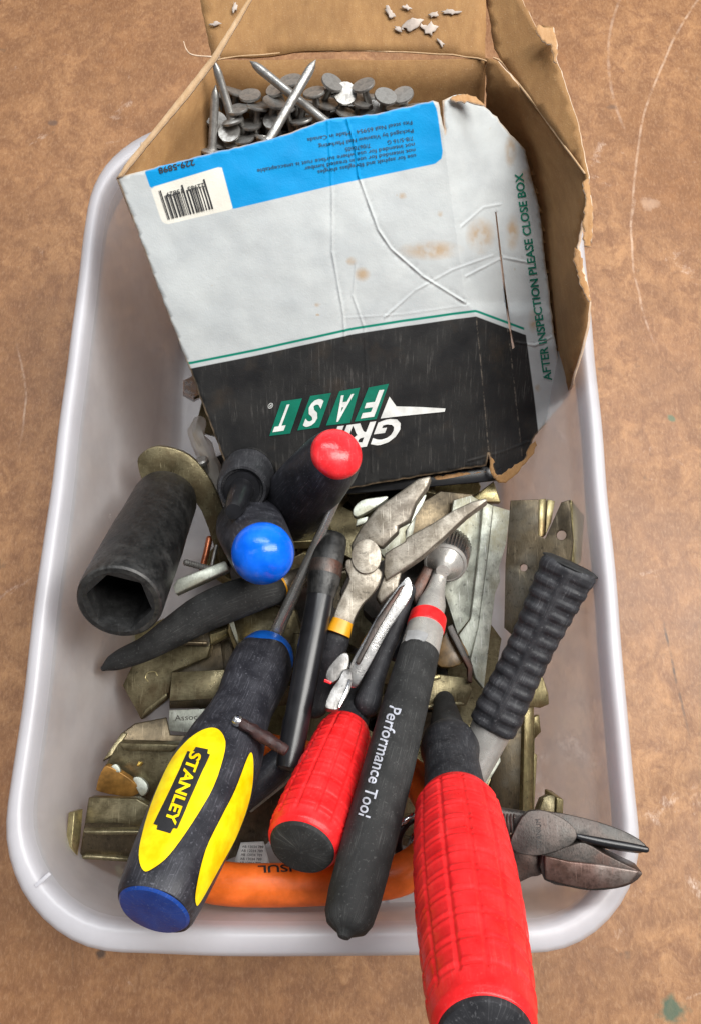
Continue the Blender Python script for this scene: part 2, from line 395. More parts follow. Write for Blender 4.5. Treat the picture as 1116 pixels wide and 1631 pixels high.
def bin_mat(name, clear, tint=(.84, .83, .9)):
    m = M(name); o = m.map(); n = m.noise(o, 30, 4); scr = m.noise(m.map('Object', (300, 25, 25), (.3, .2, .6)), 2, 6, .7); scr2 = m.noise(m.map('Object', (25, 320, 30), (.1, .5, .9)), 2, 6, .7)
    d = m.n.new('ShaderNodeBsdfDiffuse'); t = m.n.new('ShaderNodeBsdfTranslucent'); tr = m.n.new('ShaderNodeBsdfTransparent'); g = m.n.new('ShaderNodeBsdfGlossy')
    s = m.math('MAXIMUM', m.ramp(scr, .72, .76, 0, .6), m.ramp(scr2, .73, .77, 0, .5))
    col = m.mix(s, tint, (.95, .95, .97)); m.l.new(col, d.inputs[0]); m.l.new(col, t.inputs[0]); tr.inputs[0].default_value = (.93, .93, .95, 1); g.inputs['Roughness'].default_value = .36
    bp = m.n.new('ShaderNodeBump'); m.l.new(m.math('ADD', n, m.math('MULTIPLY', scr, .5)), bp.inputs['Height']); bp.inputs['Distance'].default_value = .0006; bp.inputs['Strength'].default_value = .3
    m.l.new(bp.outputs[0], g.inputs['Normal'])
    a = m.n.new('ShaderNodeMixShader'); a.inputs[0].default_value = .3; m.l.new(d.outputs[0], a.inputs[1]); m.l.new(t.outputs[0], a.inputs[2])
    b = m.n.new('ShaderNodeMixShader'); m.l.new(m.math('MULTIPLY', m.ramp(n, .3, .7, clear - .06, clear + .06), m.math('SUBTRACT', 1, s)), b.inputs[0]); m.l.new(a.outputs[0], b.inputs[1]); m.l.new(tr.outputs[0], b.inputs[2])
    lw = m.n.new('ShaderNodeLayerWeight'); fq = m.math('MULTIPLY_ADD', m.math('POWER', lw.outputs['Facing'], 4.0), .5, .04)
    c = m.n.new('ShaderNodeMixShader'); m.l.new(fq, c.inputs[0]); m.l.new(b.outputs[0], c.inputs[1]); m.l.new(g.outputs[0], c.inputs[2])
    m.l.new(c.outputs[0], m.n['Material Output'].inputs[0]); return m.m
BINW = bin_mat('frosted_polypropylene', .66, (.94, .93, .94)); BINR = bin_mat('frosted_polypropylene_rim', .48, (.82, .81, .84))

def table_mat():
    m = M('worn_hardboard'); o = m.map()
    g = m.noise(o, 9, 6, .6, .4); mid = m.noise(m.map('Object', (80, 66, 45)), 1, 7, .74, .5); fine = m.noise(m.map('Object', (620, 260, 500)), 1, 6, .75, .6); dark = m.noise(o, 38, 4, .6); blo = m.noise(m.map('Object', (32, 24, 22)), 1, 8, .7, .8)
    base = m.mix(m.ramp(g, .35, .65), srgb(146, 101, 64), srgb(176, 130, 88))
    base = m.mix(m.ramp(mid, .40, .60, .0, 1), srgb(132, 90, 58), base)
    base = m.mix(m.ramp(blo, .44, .6, .4, 0), base, srgb(118, 80, 50)); base = m.mix(m.ramp(fine, .5, .68, 0, .3), base, srgb(198, 160, 124)); base = m.mix(m.ramp(fine, .34, .46, .3, 0), base, srgb(92, 62, 40))
    base = m.mix(m.ramp(dark, .68, .74, 0, .5), base, srgb(80, 66, 55))
    # pale smudges where finish has scuffed
    sm = m.math('MULTIPLY', m.ramp(m.noise(o, 14, 5, .7, 1.2), .62, .72), m.ramp(fine, .4, .6)); base = m.mix(m.math('MULTIPLY', sm, .6), base, srgb(222, 200, 185))
    sep = m.n.new('ShaderNodeSeparateXYZ'); m.l.new(o, sep.inputs[0]); wob = m.math('MULTIPLY', m.math('SUBTRACT', m.noise(o, 18, 3), .5), .006)
    def arc(p1, p2, p3, w, a):
        (x1, y1), (x2, y2), (x3, y3) = [P(*p, 0)[:2] for p in (p1, p2, p3)]
        D = 2 * (x1 * (y2 - y3) + x2 * (y3 - y1) + x3 * (y1 - y2))
        ux = ((x1**2 + y1**2) * (y2 - y3) + (x2**2 + y2**2) * (y3 - y1) + (x3**2 + y3**2) * (y1 - y2)) / D
        uy = ((x1**2 + y1**2) * (x3 - x2) + (x2**2 + y2**2) * (x1 - x3) + (x3**2 + y3**2) * (x2 - x1)) / D
        r = math.hypot(x1 - ux, y1 - uy); dx = m.math('SUBTRACT', sep.outputs[0], ux); dy = m.math('SUBTRACT', sep.outputs[1], uy)
        q = m.math('SQRT', m.math('ADD', m.math('MULTIPLY', dx, dx), m.math('MULTIPLY', dy, dy)))
        q = m.math('ABSOLUTE', m.math('ADD', m.math('SUBTRACT', q, r), wob)); k = m.ramp(q, w * .3, w, 1, 0)
        lo = min(y1, y3); hi = max(y1, y3); k = m.math('MULTIPLY', k, m.math('MULTIPLY', m.ramp(sep.outputs[1], lo, lo + .03), m.ramp(sep.outputs[1], hi, hi + .01, 1, 0)))
        return m.math('MULTIPLY', k, m.ramp(m.noise(o, 90, 5, .7), .38, .6, a * .05, a))
    for p1, p2, p3, w, a, c in [((1110, 0), (1030, 170), (1008, 420), .0013, .38, (225, 198, 175)), ((1008, 330), (1012, 450), (1050, 570), .0011, .38, (228, 200, 178)), ((985, 0), (970, 120), (1005, 230), .0016, .22, (220, 196, 178)),
                               ((1058, 1005), (1078, 1095), (1100, 1190), .0011, .8, (70, 58, 50)), ((30, 560), (40, 640), (30, 720), .001, .4, (215, 190, 170)), ((116, 1505), (118, 1530), (117, 1560), .0009, .8, (60, 48, 40))]:
        base = m.mix(arc(p1, p2, p3, w, a), base, srgb(*c))
    def blot(px, py, r, c, a):
        x, y = P(px, py, 0)[:2]; dx = m.math('SUBTRACT', sep.outputs[0], x); dy = m.math('SUBTRACT', sep.outputs[1], y)
        q = m.math('SQRT', m.math('ADD', m.math('MULTIPLY', dx, dx), m.math('MULTIPLY', dy, dy))); q = m.math('ADD', q, m.math('MULTIPLY', m.math('SUBTRACT', m.noise(o, 120, 4), .5), r * 2.2)); return m.mix(m.ramp(q, r * .4, r, a, 0), base, srgb(*c))
    base = blot(1068, 1612, .009, (45, 88, 72), .8); base = blot(1068, 667, .003, (62, 105, 82), .7); base = blot(160, 1520, .003, (62, 50, 44), .8); base = blot(85, 195, .004, (92, 72, 62), .7); base = blot(1035, 325, .007, (214, 184, 160), .3); base = blot(975, 170, .004, (95, 76, 64), .5)
    m.set(base=base, rough=m.ramp(g, .3, .7, .42, .6)); m.bump(m.math('ADD', m.math('MULTIPLY', fine, .7), mid), .0005, .35); return m.m

# ------------------------------------------------------------------ setting: the worktop
s = 1.2
top = mk('worktop', [(-s, -s, 0), (s, -s, 0), (s, s, 0), (-s, s, 0), (-s, -s, -.03), (s, -s, -.03), (s, s, -.03), (-s, s, -.03)],
         [(0, 1, 2, 3), (7, 6, 5, 4), (0, 4, 5, 1), (1, 5, 6, 2), (2, 6, 7, 3), (3, 7, 4, 0)], table_mat(), loc=Vector((0, 0, 0)), smooth=0)
top['kind'] = 'structure'; top['label'] = 'scratched brown hardboard worktop under the plastic bin'

# ------------------------------------------------------------------ the bin
def rrect(ix, iy, r, n=10, bow=.0):
    x0, x1, y0, y1 = -.1168 + ix, .1000 - ix, -.0583 + iy, .281 - iy; r = min(r, (x1 - x0) / 2.1)
    pts = []
    for sx, sy, q, a0 in ((x1, y1, 1, 0), (x0, y1, 1, 90), (x0, y0, .92, 180), (x1, y0, .8, 270)):
        rq = r * q; cx = sx - rq if sx > 0 else sx + rq; cy = sy - rq if sy > 0 else sy + rq
        for k in range(n + 1):
            a = math.radians(a0 + 90 * k / n); pts.append((cx + rq * math.cos(a), cy + rq * math.sin(a)))
    out = []
    for i, (x, y) in enumerate(pts):
        q = pts[(i + 1) % len(pts)]; m = max(1, int(math.hypot(q[0] - x, q[1] - y) / .012))
        for k in range(m): out.append((x + (q[0] - x) * k / m, y + (q[1] - y) * k / m))
    return [(x + .016 * (y - .1) * (1 if x > 0 else .35), y, ) for x, y in out]
def loft(name, loops, mat, parent, floor=False, thick=.0012):
    N = 180; V = []; fs = []
    for ix, iy, r, z in loops:
        L = rrect(ix, iy, r); c = np.array(L + [L[0]]); d = np.r_[0, np.cumsum(np.hypot(*np.diff(c, axis=0).T))]
        # resample by angle-stable parameter
        q = np.linspace(0, d[-1], N, endpoint=False); X = np.interp(q, d, c[:, 0]); Y = np.interp(q, d, c[:, 1])
        for x, y in zip(X, Y):
            bow = -.0018 * (1 - ((x + .008) / .1) ** 2) if y < 0 else 0
            wx = .0007 * noise.noise((x * 25, y * 25, z * 10))
            V.append(Vector((x + wx, y + bow + wx, z)) * K)
    for i in range(len(loops) - 1):
        for k in range(N): k2 = (k + 1) % N; fs.append((i * N + k, i * N + k2, (i + 1) * N + k2, (i + 1) * N + k))
    if floor: fs.append(tuple(range((len(loops) - 1) * N, len(loops) * N)))
    o = mk(name, V, fs, mat, parent, smooth=50); md = o.modifiers.new('solid', 'SOLIDIFY'); md.thickness = thick; md.offset = 0
    return o
BIN = empty('storage_bin', Vector((-.01, .11 * K, 0)), 'frosted translucent plastic bin holding the nail carton and all the hand tools', 'storage bin')
shell = loft('shell', [(.0035, .0035, .046, .098), (.0012, .0012, .046, .104), (.0, .0, .046, .1115), (.0005, .0005, .0455, .1140), (.0014, .0016, .045, .1149), (.0036, .0054, .043, .1152), (.0045, .0068, .042, .1148), (.0051, .0077, .0415, .1138), (.0056, .0083, .041, .1110), (.0062, .0088, .040, .1085), (.0067, .0096, .039, .104), (.0078, .0106, .038, .085), (.0096, .0125, .036, .055), (.0125, .015, .033, .02), (.015, .0175, .030, .006), (.019, .0215, .026, .0025), (.025, .0275, .020, .0018)], [BINW, BINR], BIN, floor=True, thick=.0011)
shell.data.polygons.foreach_set('material_index', [1 if i < 9 * 180 else 0 for i in range(len(shell.data.polygons))])
# small moulded nicks across the flange
for (a, b) in (((56, 1412), (80, 1391)),):
    sheet('mould_tab', [(a[0] - 2, a[1] - 2), (b[0] - 2, b[1] - 2), (b[0] + 2, b[1] + 2), (a[0] + 2, a[1] + 2)], lambda x, y: P(x, y, .1162), BINR, .0006, BIN, bevel=.0002)

# ------------------------------------------------------------------ the nail carton
BOX = empty('nail_carton', P(560, 770, .03), 'open torn cardboard nail carton printed white, blue and black, leaning in the bin', 'carton')
mainS = plane3((187, 282, .160), (700, 165, .160), (780, 748, .058))
cr1 = [(700, 150), (705, 215), (740, 480), (757, 500), (782, 760)]
def cr1x(y): return np.interp(y, [p[1] for p in cr1], [p[0] for p in cr1])
def cr2x(y): return 765 + .117 * (y - 160)
ridges = [([(522, 190), (528, 300), (527, 400), (545, 500), (548, 545)], .55), ([(553, 190), (566, 240), (570, 280), (600, 365), (620, 395), (672, 440), (740, 482)], .8), ([(610, 505), (660, 462), (720, 430), (790, 405)], .35),
          ([(565, 420), (560, 470), (578, 520), (582, 600), (590, 700), (592, 755)], .4), ([(742, 440), (800, 410), (850, 420)], .4), ([(735, 360), (770, 330), (800, 325)], .35), ([(820, 545), (850, 550), (880, 535)], .5), ([(745, 735), (800, 720), (845, 702)], .4), ([(548, 505), (640, 500), (750, 485)], .15)]
def ridge(x, y):
    h = 0
    for pl, a in ridges:
        d = pdist(x, y, pl, False)
        if d < 7: h += a * (.55 + .8 * abs(noise.noise((x * .03, y * .03, a)))) * (.8 * math.exp(-(d / 1.6) ** 2) - .5 * math.exp(-((d - 3.5) / 1.6) ** 2))
    return h * .001
o0 = CAM * K
nM = (mainS(300, 300) - mainS(500, 300)).cross(mainS(300, 500) - mainS(300, 300)).normalized()
if nM.dot(o0 - mainS(500, 400)) < 0: nM = -nM
def frontS(x, y):
    c1 = cr1x(y); c2 = cr2x(y); d1 = max(0, x - c1); d2 = max(0, x - c2)
    drop = .00011 * d1 - .00020 * d2 * max(0, min(1, (y - 250) / 300))
    p = mainS(x, y); v = (p - o0)
    bulge = .004 * math.sin(max(0, min(1, (x - 200) / 520)) * math.pi) * math.sin(max(0, min(1, (y - 200) / 560)) * math.pi)
    w = .0012 * noise.noise((x * .006, y * .006, 3)) + .00035 * noise.noise((x * .03, y * .03, 5)) + ridge(x, y)
    k = (drop / abs(v.normalized().dot(nM)))
    return p + v.normalized() * k * K + nM * (bulge + w)
line = [(290, 586), (303, 586), (400, 566), (480, 548), (560, 531), (640, 519), (757, 504), (835, 533), (870, 545)]
def yl(x): return np.interp(x, [p[0] for p in line], [p[1] for p in line])
def halfmin(poly):
    def g(x, y):
        d = pdist(x, y, poly); return d if inpoly(x, y, poly) else -d
    return g
bluep = halfmin(smooth_poly([(231, 274), (240, 262), (450, 195), (688, 160), (695, 175), (704, 240), (703, 252), (692, 261), (540, 293), (371, 333), (300, 310), (240, 300)], True, 1))
labp = halfmin([(240, 299), (353, 265), (371, 333), (268, 357), (260, 355), (256, 347)])
stains = [((685, 398), 34, 11), ((575, 436), 9, 8), ((558, 415), 7, 5), ((765, 375), 16, 20), ((812, 240), 7, 18), ((815, 370), 8, 20), ((640, 312), 5, 4), ((838, 286), 9, 12), ((848, 510), 6, 14), ((855, 618), 4, 5), ((700, 340), 4, 4), ((504, 484), 4, 3)]
def stain(x, y): return max((1 - math.hypot((x - c[0]) / a, (y - c[1]) / b)) * 14 for c, a, b in stains)
outl = [(187, 283), (215, 275), (340, 243), (440, 219), (520, 190), (600, 181), (688, 160), (697, 163), (708, 214), (705, 160), (722, 152), (738, 150), (758, 160), (790, 186), (795, 195), (835, 238), (846, 285), (858, 330), (868, 420), (880, 520), (890, 600), (895, 640), (873, 670), (852, 694), (835, 735), (812, 756), (795, 760), (786, 748), (778, 722), (774, 742), (700, 754), (600, 770), (500, 790), (382, 800), (345, 700), (322, 640), (300, 580), (250, 450), (205, 330)]
outr = rough_edge(outl, 8, .9, 1)
slit = [(788, 338), (790, 337), (802, 440), (812, 518), (818, 553), (815, 556), (809, 520), (799, 440)]
ex = []
for yy_ in range(160, 760, 4):
    for dx in (-2.4, -1, 0, 1, 2.4): ex += [(float(cr1x(yy_)) + dx, yy_), (float(cr2x(yy_)) + dx, yy_)]
for pl, a in ridges:
    for (ax, ay), (bx, by) in zip(pl, pl[1:]):
        L_ = math.hypot(bx - ax, by - ay); nx, ny = -(by - ay) / L_, (bx - ax) / L_
        for k in range(int(L_ / 3)):
            t_ = k * 3 / L_
            for dx in (-4.6, -2.4, -1.1, 0, 1.1, 2.4, 4.6): ex.append((ax + (bx - ax) * t_ + nx * dx, ay + (by - ay) * t_ + ny * dx))
ex = [p for p in ex if inpoly(*p, outr) and pdist(*p, outr) > 3 and not inpoly(*p, slit)]
rt = lambda x, y: x - np.interp(y, [500, 530, 700], [835, 836, 858])
def edged(x, y): return pdist(x, y, outr)
front = sheet('front_panel', outr, frontS, [PRINT, KRAFT, KRAFTE], .0011, BOX, spacing=6.5, holes=[slit], extra=ex, back=1, rim=2, smooth=0,
              attrf={'line': lambda x, y: y - yl(x), 'right': rt, 'blue': bluep, 'label': labp, 'stain': stain, 'edge': edged, 'crease': lambda x, y: min(abs(x - cr1x(y)), abs(x - cr2x(y)))})
front.data.polygons.foreach_set('use_smooth', [True] * len(front.data.polygons))
def offS(k):
    def s_(x, y): return frontS(x, y) + nM * k
    return s_
FS = offS(.00035)
z7 = lambda x, y: (400 + x / 3.4875, 590 + y / 3.4875)
for pts in ([(165, 165), (280, 148), (215, 345), (100, 358)], [(325, 135), (440, 118), (375, 310), (255, 328)], [(485, 108), (597, 88), (545, 285), (412, 300)], [(645, 88), (757, 68), (690, 265), (568, 278)]):
    decal('logo_tile', [z7(*p) for p in pts], FS, GREENP, front, 8)
for ch, o_, X in (('T', (232, 183), (-62, 9)), ('S', (402, 155), (-72, 10)), ('A', (562, 128), (-70, 10)), ('F', (728, 106), (-74, 10))):
    write('logo_letter', ch, z7(*o_), (X[0] / 3.4875, X[1] / 3.4875), (-52 / 3.4875, 142 / 3.4875), offS(.0006), WHITE, front, bold=.03)
write('logo_word', 'GRIP', z7(845, 262), (-440 / 3.4875, 58 / 3.4875), (-48 / 3.4875, 132 / 3.4875), FS, WHITE, front, bold=.035)
decal('logo_flash', [z7(*p) for p in [(760, 140), (800, 195), (930, 200), (1075, 210), (1070, 228), (900, 243), (800, 252), (712, 262)]], FS, WHITE, front, 8)
write('registered_mark', '®', z7(122, 172), (-28 / 3.4875, 4 / 3.4875), (-4 / 3.4875, 30 / 3.4875), FS, WHITE, front, bold=.0, cap=.7)
write('printed_words', 'AFTER INSPECTION PLEASE CLOSE BOX', (877, 605), (-46, -330), (-12.5, 1.8), FS, GREENP, front, bold=.022)
for s_, st_, wd in (('Fits steel Nail 65954   Made in Canada', (655, 192), 166), ('Packaged by Vitaview Nail Marketing', (657, 205), 150), ('7/8-5/16 G          7/0670605', (657, 217), 108), ('not intended for use where surface rust is unacceptable', (659, 227), 250), ('not intended for use in treated lumber', (660, 236), 176), ('use for asphalt and fibreglass shingles', (661, 245), 156)):
    write('small_print', s_, st_, (-wd, wd * .17), (1.2, 6.2), FS, BLACKP, front, bold=.0)
write('stock_number', '229-5898', (309, 254), (-57, 14), (2.5, 9), FS, BLACKP, front, bold=.02)
Vb = []; fb = []; rnd = random.Random(3); u = 0.0
while u < 1:
    w = rnd.choice([.012, .012, .022, .034])
    a0 = (253 + 74 * u, 304 - 19 * u); a1 = (268 + 73 * u, 350 - 18 * u); t0 = .0 if (u < .05 or u > .93 or .45 < u < .52) else .2
    q = [(a0[0] + (a1[0] - a0[0]) * t0, a0[1] + (a1[1] - a0[1]) * t0), a1]; b = len(Vb)
    for (x, y) in (q[0], (q[0][0] + w * 74, q[0][1] - w * 19), (q[1][0] + w * 74, q[1][1] - w * 19), q[1]): Vb.append(FS(x, y))
    fb.append((b, b + 1, b + 2, b + 3)); u += w + rnd.choice([.012, .014, .025, .036])
mk('barcode', Vb, fb, BLACKP, front, smooth=0)
write('barcode_digits', '22983  15829', (325, 291), (-60, 16), (2, 6.5), FS, BLACKP, front, bold=.01)
def quad3(name, A, B, C, D, mats, thick=.0012, n=14, m=10, warp=.0012, seed=0, rimm=0, rag=0):
    V = []; A, B, C, D = [Vector(q) for q in (A, B, C, D)]
    nn = (B - A).cross(D - A).normalized()
    for i in range(n + 1):
        for j in range(m + 1):
            u, v = i / n, j / m
            if rag and j == 0: v += rag * noise.noise((i * .9, seed, 0))
            p = A * (1 - u) * (1 - v) + B * u * (1 - v) + C * u * v + D * (1 - u) * v
            V.append(p + nn * warp * noise.noise((p.x * 30 + seed, p.y * 30, p.z * 30)))
    fs = [(i * (m + 1) + j, (i + 1) * (m + 1) + j, (i + 1) * (m + 1) + j + 1, i * (m + 1) + j + 1) for i in range(n) for j in range(m)]
    o = mk(name, V, fs, mats, BOX, smooth=60); md = o.modifiers.new('solid', 'SOLIDIFY'); md.thickness = thick; md.offset = 0; md.material_offset_rim = rimm; return o
BBL = Vector((-.048, .232, .022)) * K; BBR = Vector((.068, .232, .022)) * K
BTL, BTR = P(340, 95, .150), P(774, 95, .150); FTL = P(187, 283, .1595)
quad3('back_panel', BTL, BTR, BBR, BBL, [KRAFT], n=40, m=12, warp=.003)
sheet('back_flap', rough_edge([(317, -60), (319, 0), (338, 94), (400, 91), (470, 83), (560, 79), (640, 80), (700, 83), (772, 95), (773, 0), (773, -60)], 10, .8, 4), plane3((338, 95, .150), (772, 95, .150), (560, -60, .162)), [KRAFT], .0012, BOX, spacing=18, bump=.002)
fold = [(338, 96)] + [(x, 80 + 14 * ((x - 560) / 220) ** 2 + 2 * noise.noise((x * .03, 1, 1))) for x in range(360, 770, 20)] + [(773, 96)]
tube('worn_fold', [(x, y + 1, .1504, 1.3) for x, y in fold], KRAFTF, BOX, seg=8, sub=2)
quad3('left_panel', FTL, P(338, 96, .150), BBL, P(382, 795, .058) + Vector((.002, .003, 0)), [KRAFT, KRAFTE], n=24, m=12, seed=3, rimm=1, rag=.02)
sheet('left_flap', rough_edge([(186, 284), (204, 256), (250, 200), (296, 142), (336, 92), (397, -5), (404, -5), (345, 96), (300, 155), (255, 208), (196, 280)], 8, .45, 7), plane3((187, 282, .1605), (397, -5, .182), (300, 150, .170)), [KRAFTF, KRAFT, KRAFTE], .0014, BOX, spacing=9, back=1, rim=2)
rp = rough_edge([(772, 93), (792, 97), (860, 178), (932, 277), (930, 330), (918, 392), (926, 430), (938, 482), (936, 510), (925, 560), (905, 626), (893, 640), (858, 600), (810, 400), (774, 190)], 9, 1.0, 2)
RP = plane3((772, 95, .150), (932, 280, .158), (905, 626, .121))
def RPS(x, y):
    p = RP(x, y); v = (p - o0).normalized(); t = (p - o0).length; q = max(0, min(1, (y - 110) / 230)); q = q * q * (3 - 2 * q)
    t += .00045 * max(0, 928 - x) * q
    xr = np.interp(y, [186, 238, 330, 520, 640, 700], [790, 835, 858, 880, 895, 870]); bl = max(0, min(1, (xr + 22 - x) / 20)) * max(0, min(1, (y - 150) / 60))
    tf = (frontS(x, y) - o0).length + .009
    t = t + max(0, tf - t) * bl
    return o0 + v * t + Vector((0, 0, 1)) * (-.004 * math.exp(-((x - (880 + (y - 400) * .1)) / 25) ** 2) * max(0, min(1, (y - 230) / 100)) + .001 * noise.noise((x * .02, y * .02, 8)))
sheet('side_panel', rp, RPS, [KRAFT, KRAFT, KRAFTE], .0013, BOX, spacing=11, back=1, rim=2)
sf = rough_edge([(786, 78), (773, 0), (770, -45), (812, -45), (832, 0), (857, 50), (862, 40), (880, 43), (886, 70), (884, 92), (893, 112), (918, 192), (937, 280), (935, 292), (941, 330), (940, 386), (933, 384), (925, 345), (931, 300), (930, 278), (860, 181), (800, 100)], 8, 1.2, 5)
sheet('side_flap', sf, plane3((786, 90, .151), (930, 277, .159), (880, 60, .166)), [KRAFT, KRAFT, KRAFTE], .0013, BOX, spacing=12, back=1, rim=2, bump=.0015)
tube('worn_fold', [(785, 92, .1512, 1.2), (800, 101, .1520, 1.8), (830, 140, .1538, 2), (862, 181, .1555, 2.2), (900, 235, .1576, 1.8), (930, 276, .1592, 1.6)], KRAFTF, BOX, seg=8, sub=3)
def scrap(pts, z, seed, m=None):
    sheet('torn_edge', rough_edge(pts, 4, 2.2, seed), z, [m or KRAFTO, KRAFTO, KRAFTE], .0007, BOX, spacing=3.5, bump=.004, back=1, rim=2)
scrap([(853, 44), (858, 36), (866, 41), (880, 42), (886, 60), (887, 95), (882, 92), (878, 66), (864, 60)], (.1700, 0, 0), 1)
scrap([(926, 292), (936, 284), (938, 320), (943, 350), (942, 388), (932, 386), (928, 350), (931, 320)], (.1610, 0, 0), 2)
scrap([(846, 706), (852, 700), (855, 708), (846, 726), (832, 742), (822, 756), (804, 770), (792, 768), (786, 758), (797, 757), (812, 748), (834, 732)], (.0635, .004, -.01), 3, KRAFT)
scrap([(779, 728), (784, 732), (786, 748), (792, 758), (786, 762), (779, 748)], (.0625, 0, 0), 8, KRAFT)
scrap([(716, 156), (728, 148), (744, 146), (760, 153), (772, 164), (758, 162), (742, 158), (726, 160)], (.1612, 0, 0), 4)
scrap([(915, 392), (924, 400), (930, 440), (940, 480), (936, 482), (922, 446), (914, 408)], (.1440, 0, 0), 5)
scrap([(690, 758), (735, 752), (780, 752), (790, 764), (740, 768), (700, 768)], (.0560, 0, 0), 6)
# torn white liner shreds on the back flap
rnd = random.Random(11)
for cx, cy, rx, ry, an in ((620, 18, 12, 5, .9), (634, 44, 9, 4, .3), (657, 38, 17, 8, -.6), (684, 44, 13, 9, .5), (702, 66, 8, 4, .9), (716, 18, 17, 4, .1), (690, 22, 9, 5, -.4), (345, 40, 10, 3, -.2), (374, 12, 4, 8, .2), (648, 14, 8, 4, .2)):
    pl = []
    for t in np.linspace(0, 2 * math.pi, 15)[:-1]:
        q = rnd.uniform(.45, 1.35); u_, v_ = rx * q * math.cos(t), ry * q * math.sin(t)
        pl.append((cx + u_ * math.cos(an) - v_ * math.sin(an), cy + u_ * math.sin(an) + v_ * math.cos(an)))
    sheet('paper_shred', rough_edge(pl, 3, 1.5, cx), (.1508 + (95 - cy) * .0000774, 0, -.0077), [PAPER, KRAFTO], .0004, BOX, bump=.0022, spacing=2.5)
# box bottom and inner floor
quad3('bottom_panel', P(384, 800, .054), P(800, 765, .056), BBR, BBL, [PLBLK], n=20, m=8, seed=6)  # board coloured black to paint in the shade of the gap below
quad3('inner_floor', P(420, 560, .078), P(860, 480, .08), BBR + Vector((.01, 0, .02)), BBL + Vector((0, 0, .02)), [KRAFT], n=8, m=6, seed=9)
tube('loose_fibre', [(350, 91, .159, 1.2), (310, 88, .162, 1.2), (298, 80, .164, 1), (293, 66, .165, .6)], KRAFTE, BOX, seg=6)

# ------------------------------------------------------------------ nails
def nail_mesh(hr, L, sr):
    seg = 20; pr = [(0, .0), (0, hr * .97), (.0004, hr), (.0011, hr), (.0016, hr * .9), (.0022, sr * 1.3), (.004, sr), (L - .006, sr), (L - .003, sr * .75), (L, .0001)]
    V = [(r * math.cos(2 * math.pi * k / seg), r * math.sin(2 * math.pi * k / seg), -z) for z, r in pr for k in range(seg)]
    fs = [(i * seg + k, (i + 1) * seg + k, (i + 1) * seg + (k + 1) % seg, i * seg + (k + 1) % seg) for i in range(len(pr) - 1) for k in range(seg)]
    me = bpy.data.meshes.new('nail'); me.from_pydata(V, [], fs); me.validate(); me.materials.append(NAIL)
    me.polygons.foreach_set('use_smooth', [True] * len(me.polygons)); me.set_sharp_from_angle(angle=math.radians(35)); return me
NM = nail_mesh(.0056, .046, .0017)
def nail(px, py, z, tip, label, group='galvanised nails in the carton'):
    """head at the given place, shank pointing along tip"""
    o = bpy.data.objects.new('nail', NM); COL.objects.link(o); o.location = P(px, py, z)
    o.rotation_euler = (-Vector(tip)).to_track_quat('Z', 'Y').to_euler(); return tag(o, label, 'nail', group)
hd = [(365, 209, .136), (372, 222, .128), (388, 218, .130), (378, 172, .132), (411, 168, .128), (437, 161, .133), (436, 190, .134), (463, 126, .134), (500, 145, .138), (530, 130, .136), (522, 163, .130), (550, 148, .137), (578, 134, .138), (575, 158, .131), (614, 152, .139), (552, 178, .132), (480, 190, .129), (400, 196, .126), (455, 172, .126), (590, 175, .130), (485, 165, .125), (630, 170, .130), (345, 190, .122), (640, 150, .128), (440, 140, .122), (420, 215, .125), (660, 168, .128), (398, 150, .12), (350, 225, .125), (510, 185, .122)]
rnd = random.Random(8)
NL = {(365, 209): 'bright nail head lowest at the left, by the carton left wall', (388, 218): 'dark nail head right against the front edge near the left end', (378, 172): 'nail head under the leaning corner nail', (437, 161): 'nail head directly left of the crossing nails', (463, 126): 'nail head in the back row just behind the two crossed nails', (500, 145): 'broad nail head immediately right of the upper crossed point', (530, 130): 'nail head in the back row, second from the crossed points', (578, 134): 'nail head in the back row toward the right, third from the crossed points', (614, 152): 'largest looking nail head at the right end of the row', (550, 148): 'nail head between the back row and the blue printed edge, right of centre', (552, 178): 'nail head touching the blue printed edge right of centre', (480, 190): 'nail head framed below where the two long nails cross'}
for x, y, z in hd:
    nail(x, y, .1345 + (215 - y) * .00017 + (z - .131) * .3, (rnd.gauss(0, .25), rnd.gauss(-.4, .25), -1), NL.get((x, y), 'flat-headed grey nail standing head up among the others in the carton'))
for k in range(52):
    x = rnd.uniform(350, 640); yy = rnd.uniform(135, 230 - (x - 350) * .15); nail(x, yy, .1345 + (215 - yy) * .00017 - rnd.uniform(.006, .012), (rnd.gauss(0, .3), rnd.gauss(-.4, .3), -1), 'dull nail lower down between the standing nails')
def nail_pt(pt, hdp, label):
    a, b = P(*pt), P(*hdp); L = (a - b).length
    o = bpy.data.objects.new('nail', nail_mesh(.0056, L, .0021)); COL.objects.link(o); o.location = b; o.rotation_euler = (b - a).to_track_quat('Z', 'Y').to_euler(); tag(o, label, 'nail', 'galvanised nails in the carton')
nail_pt((398, 97, .158), (535, 207, .148), 'long nail lying point up-left, crossed over by another nail')
nail_pt((503, 95, .164), (424, 232, .150), 'long nail lying on top, point up-right, crossing another nail')
nail_pt((341, 95, .158), (372, 196, .138), 'long nail leaning in the back left corner of the carton, point up')
nail_pt((344, 135, .15), (338, 245, .13), 'nail standing on its head against the left wall of the carton')

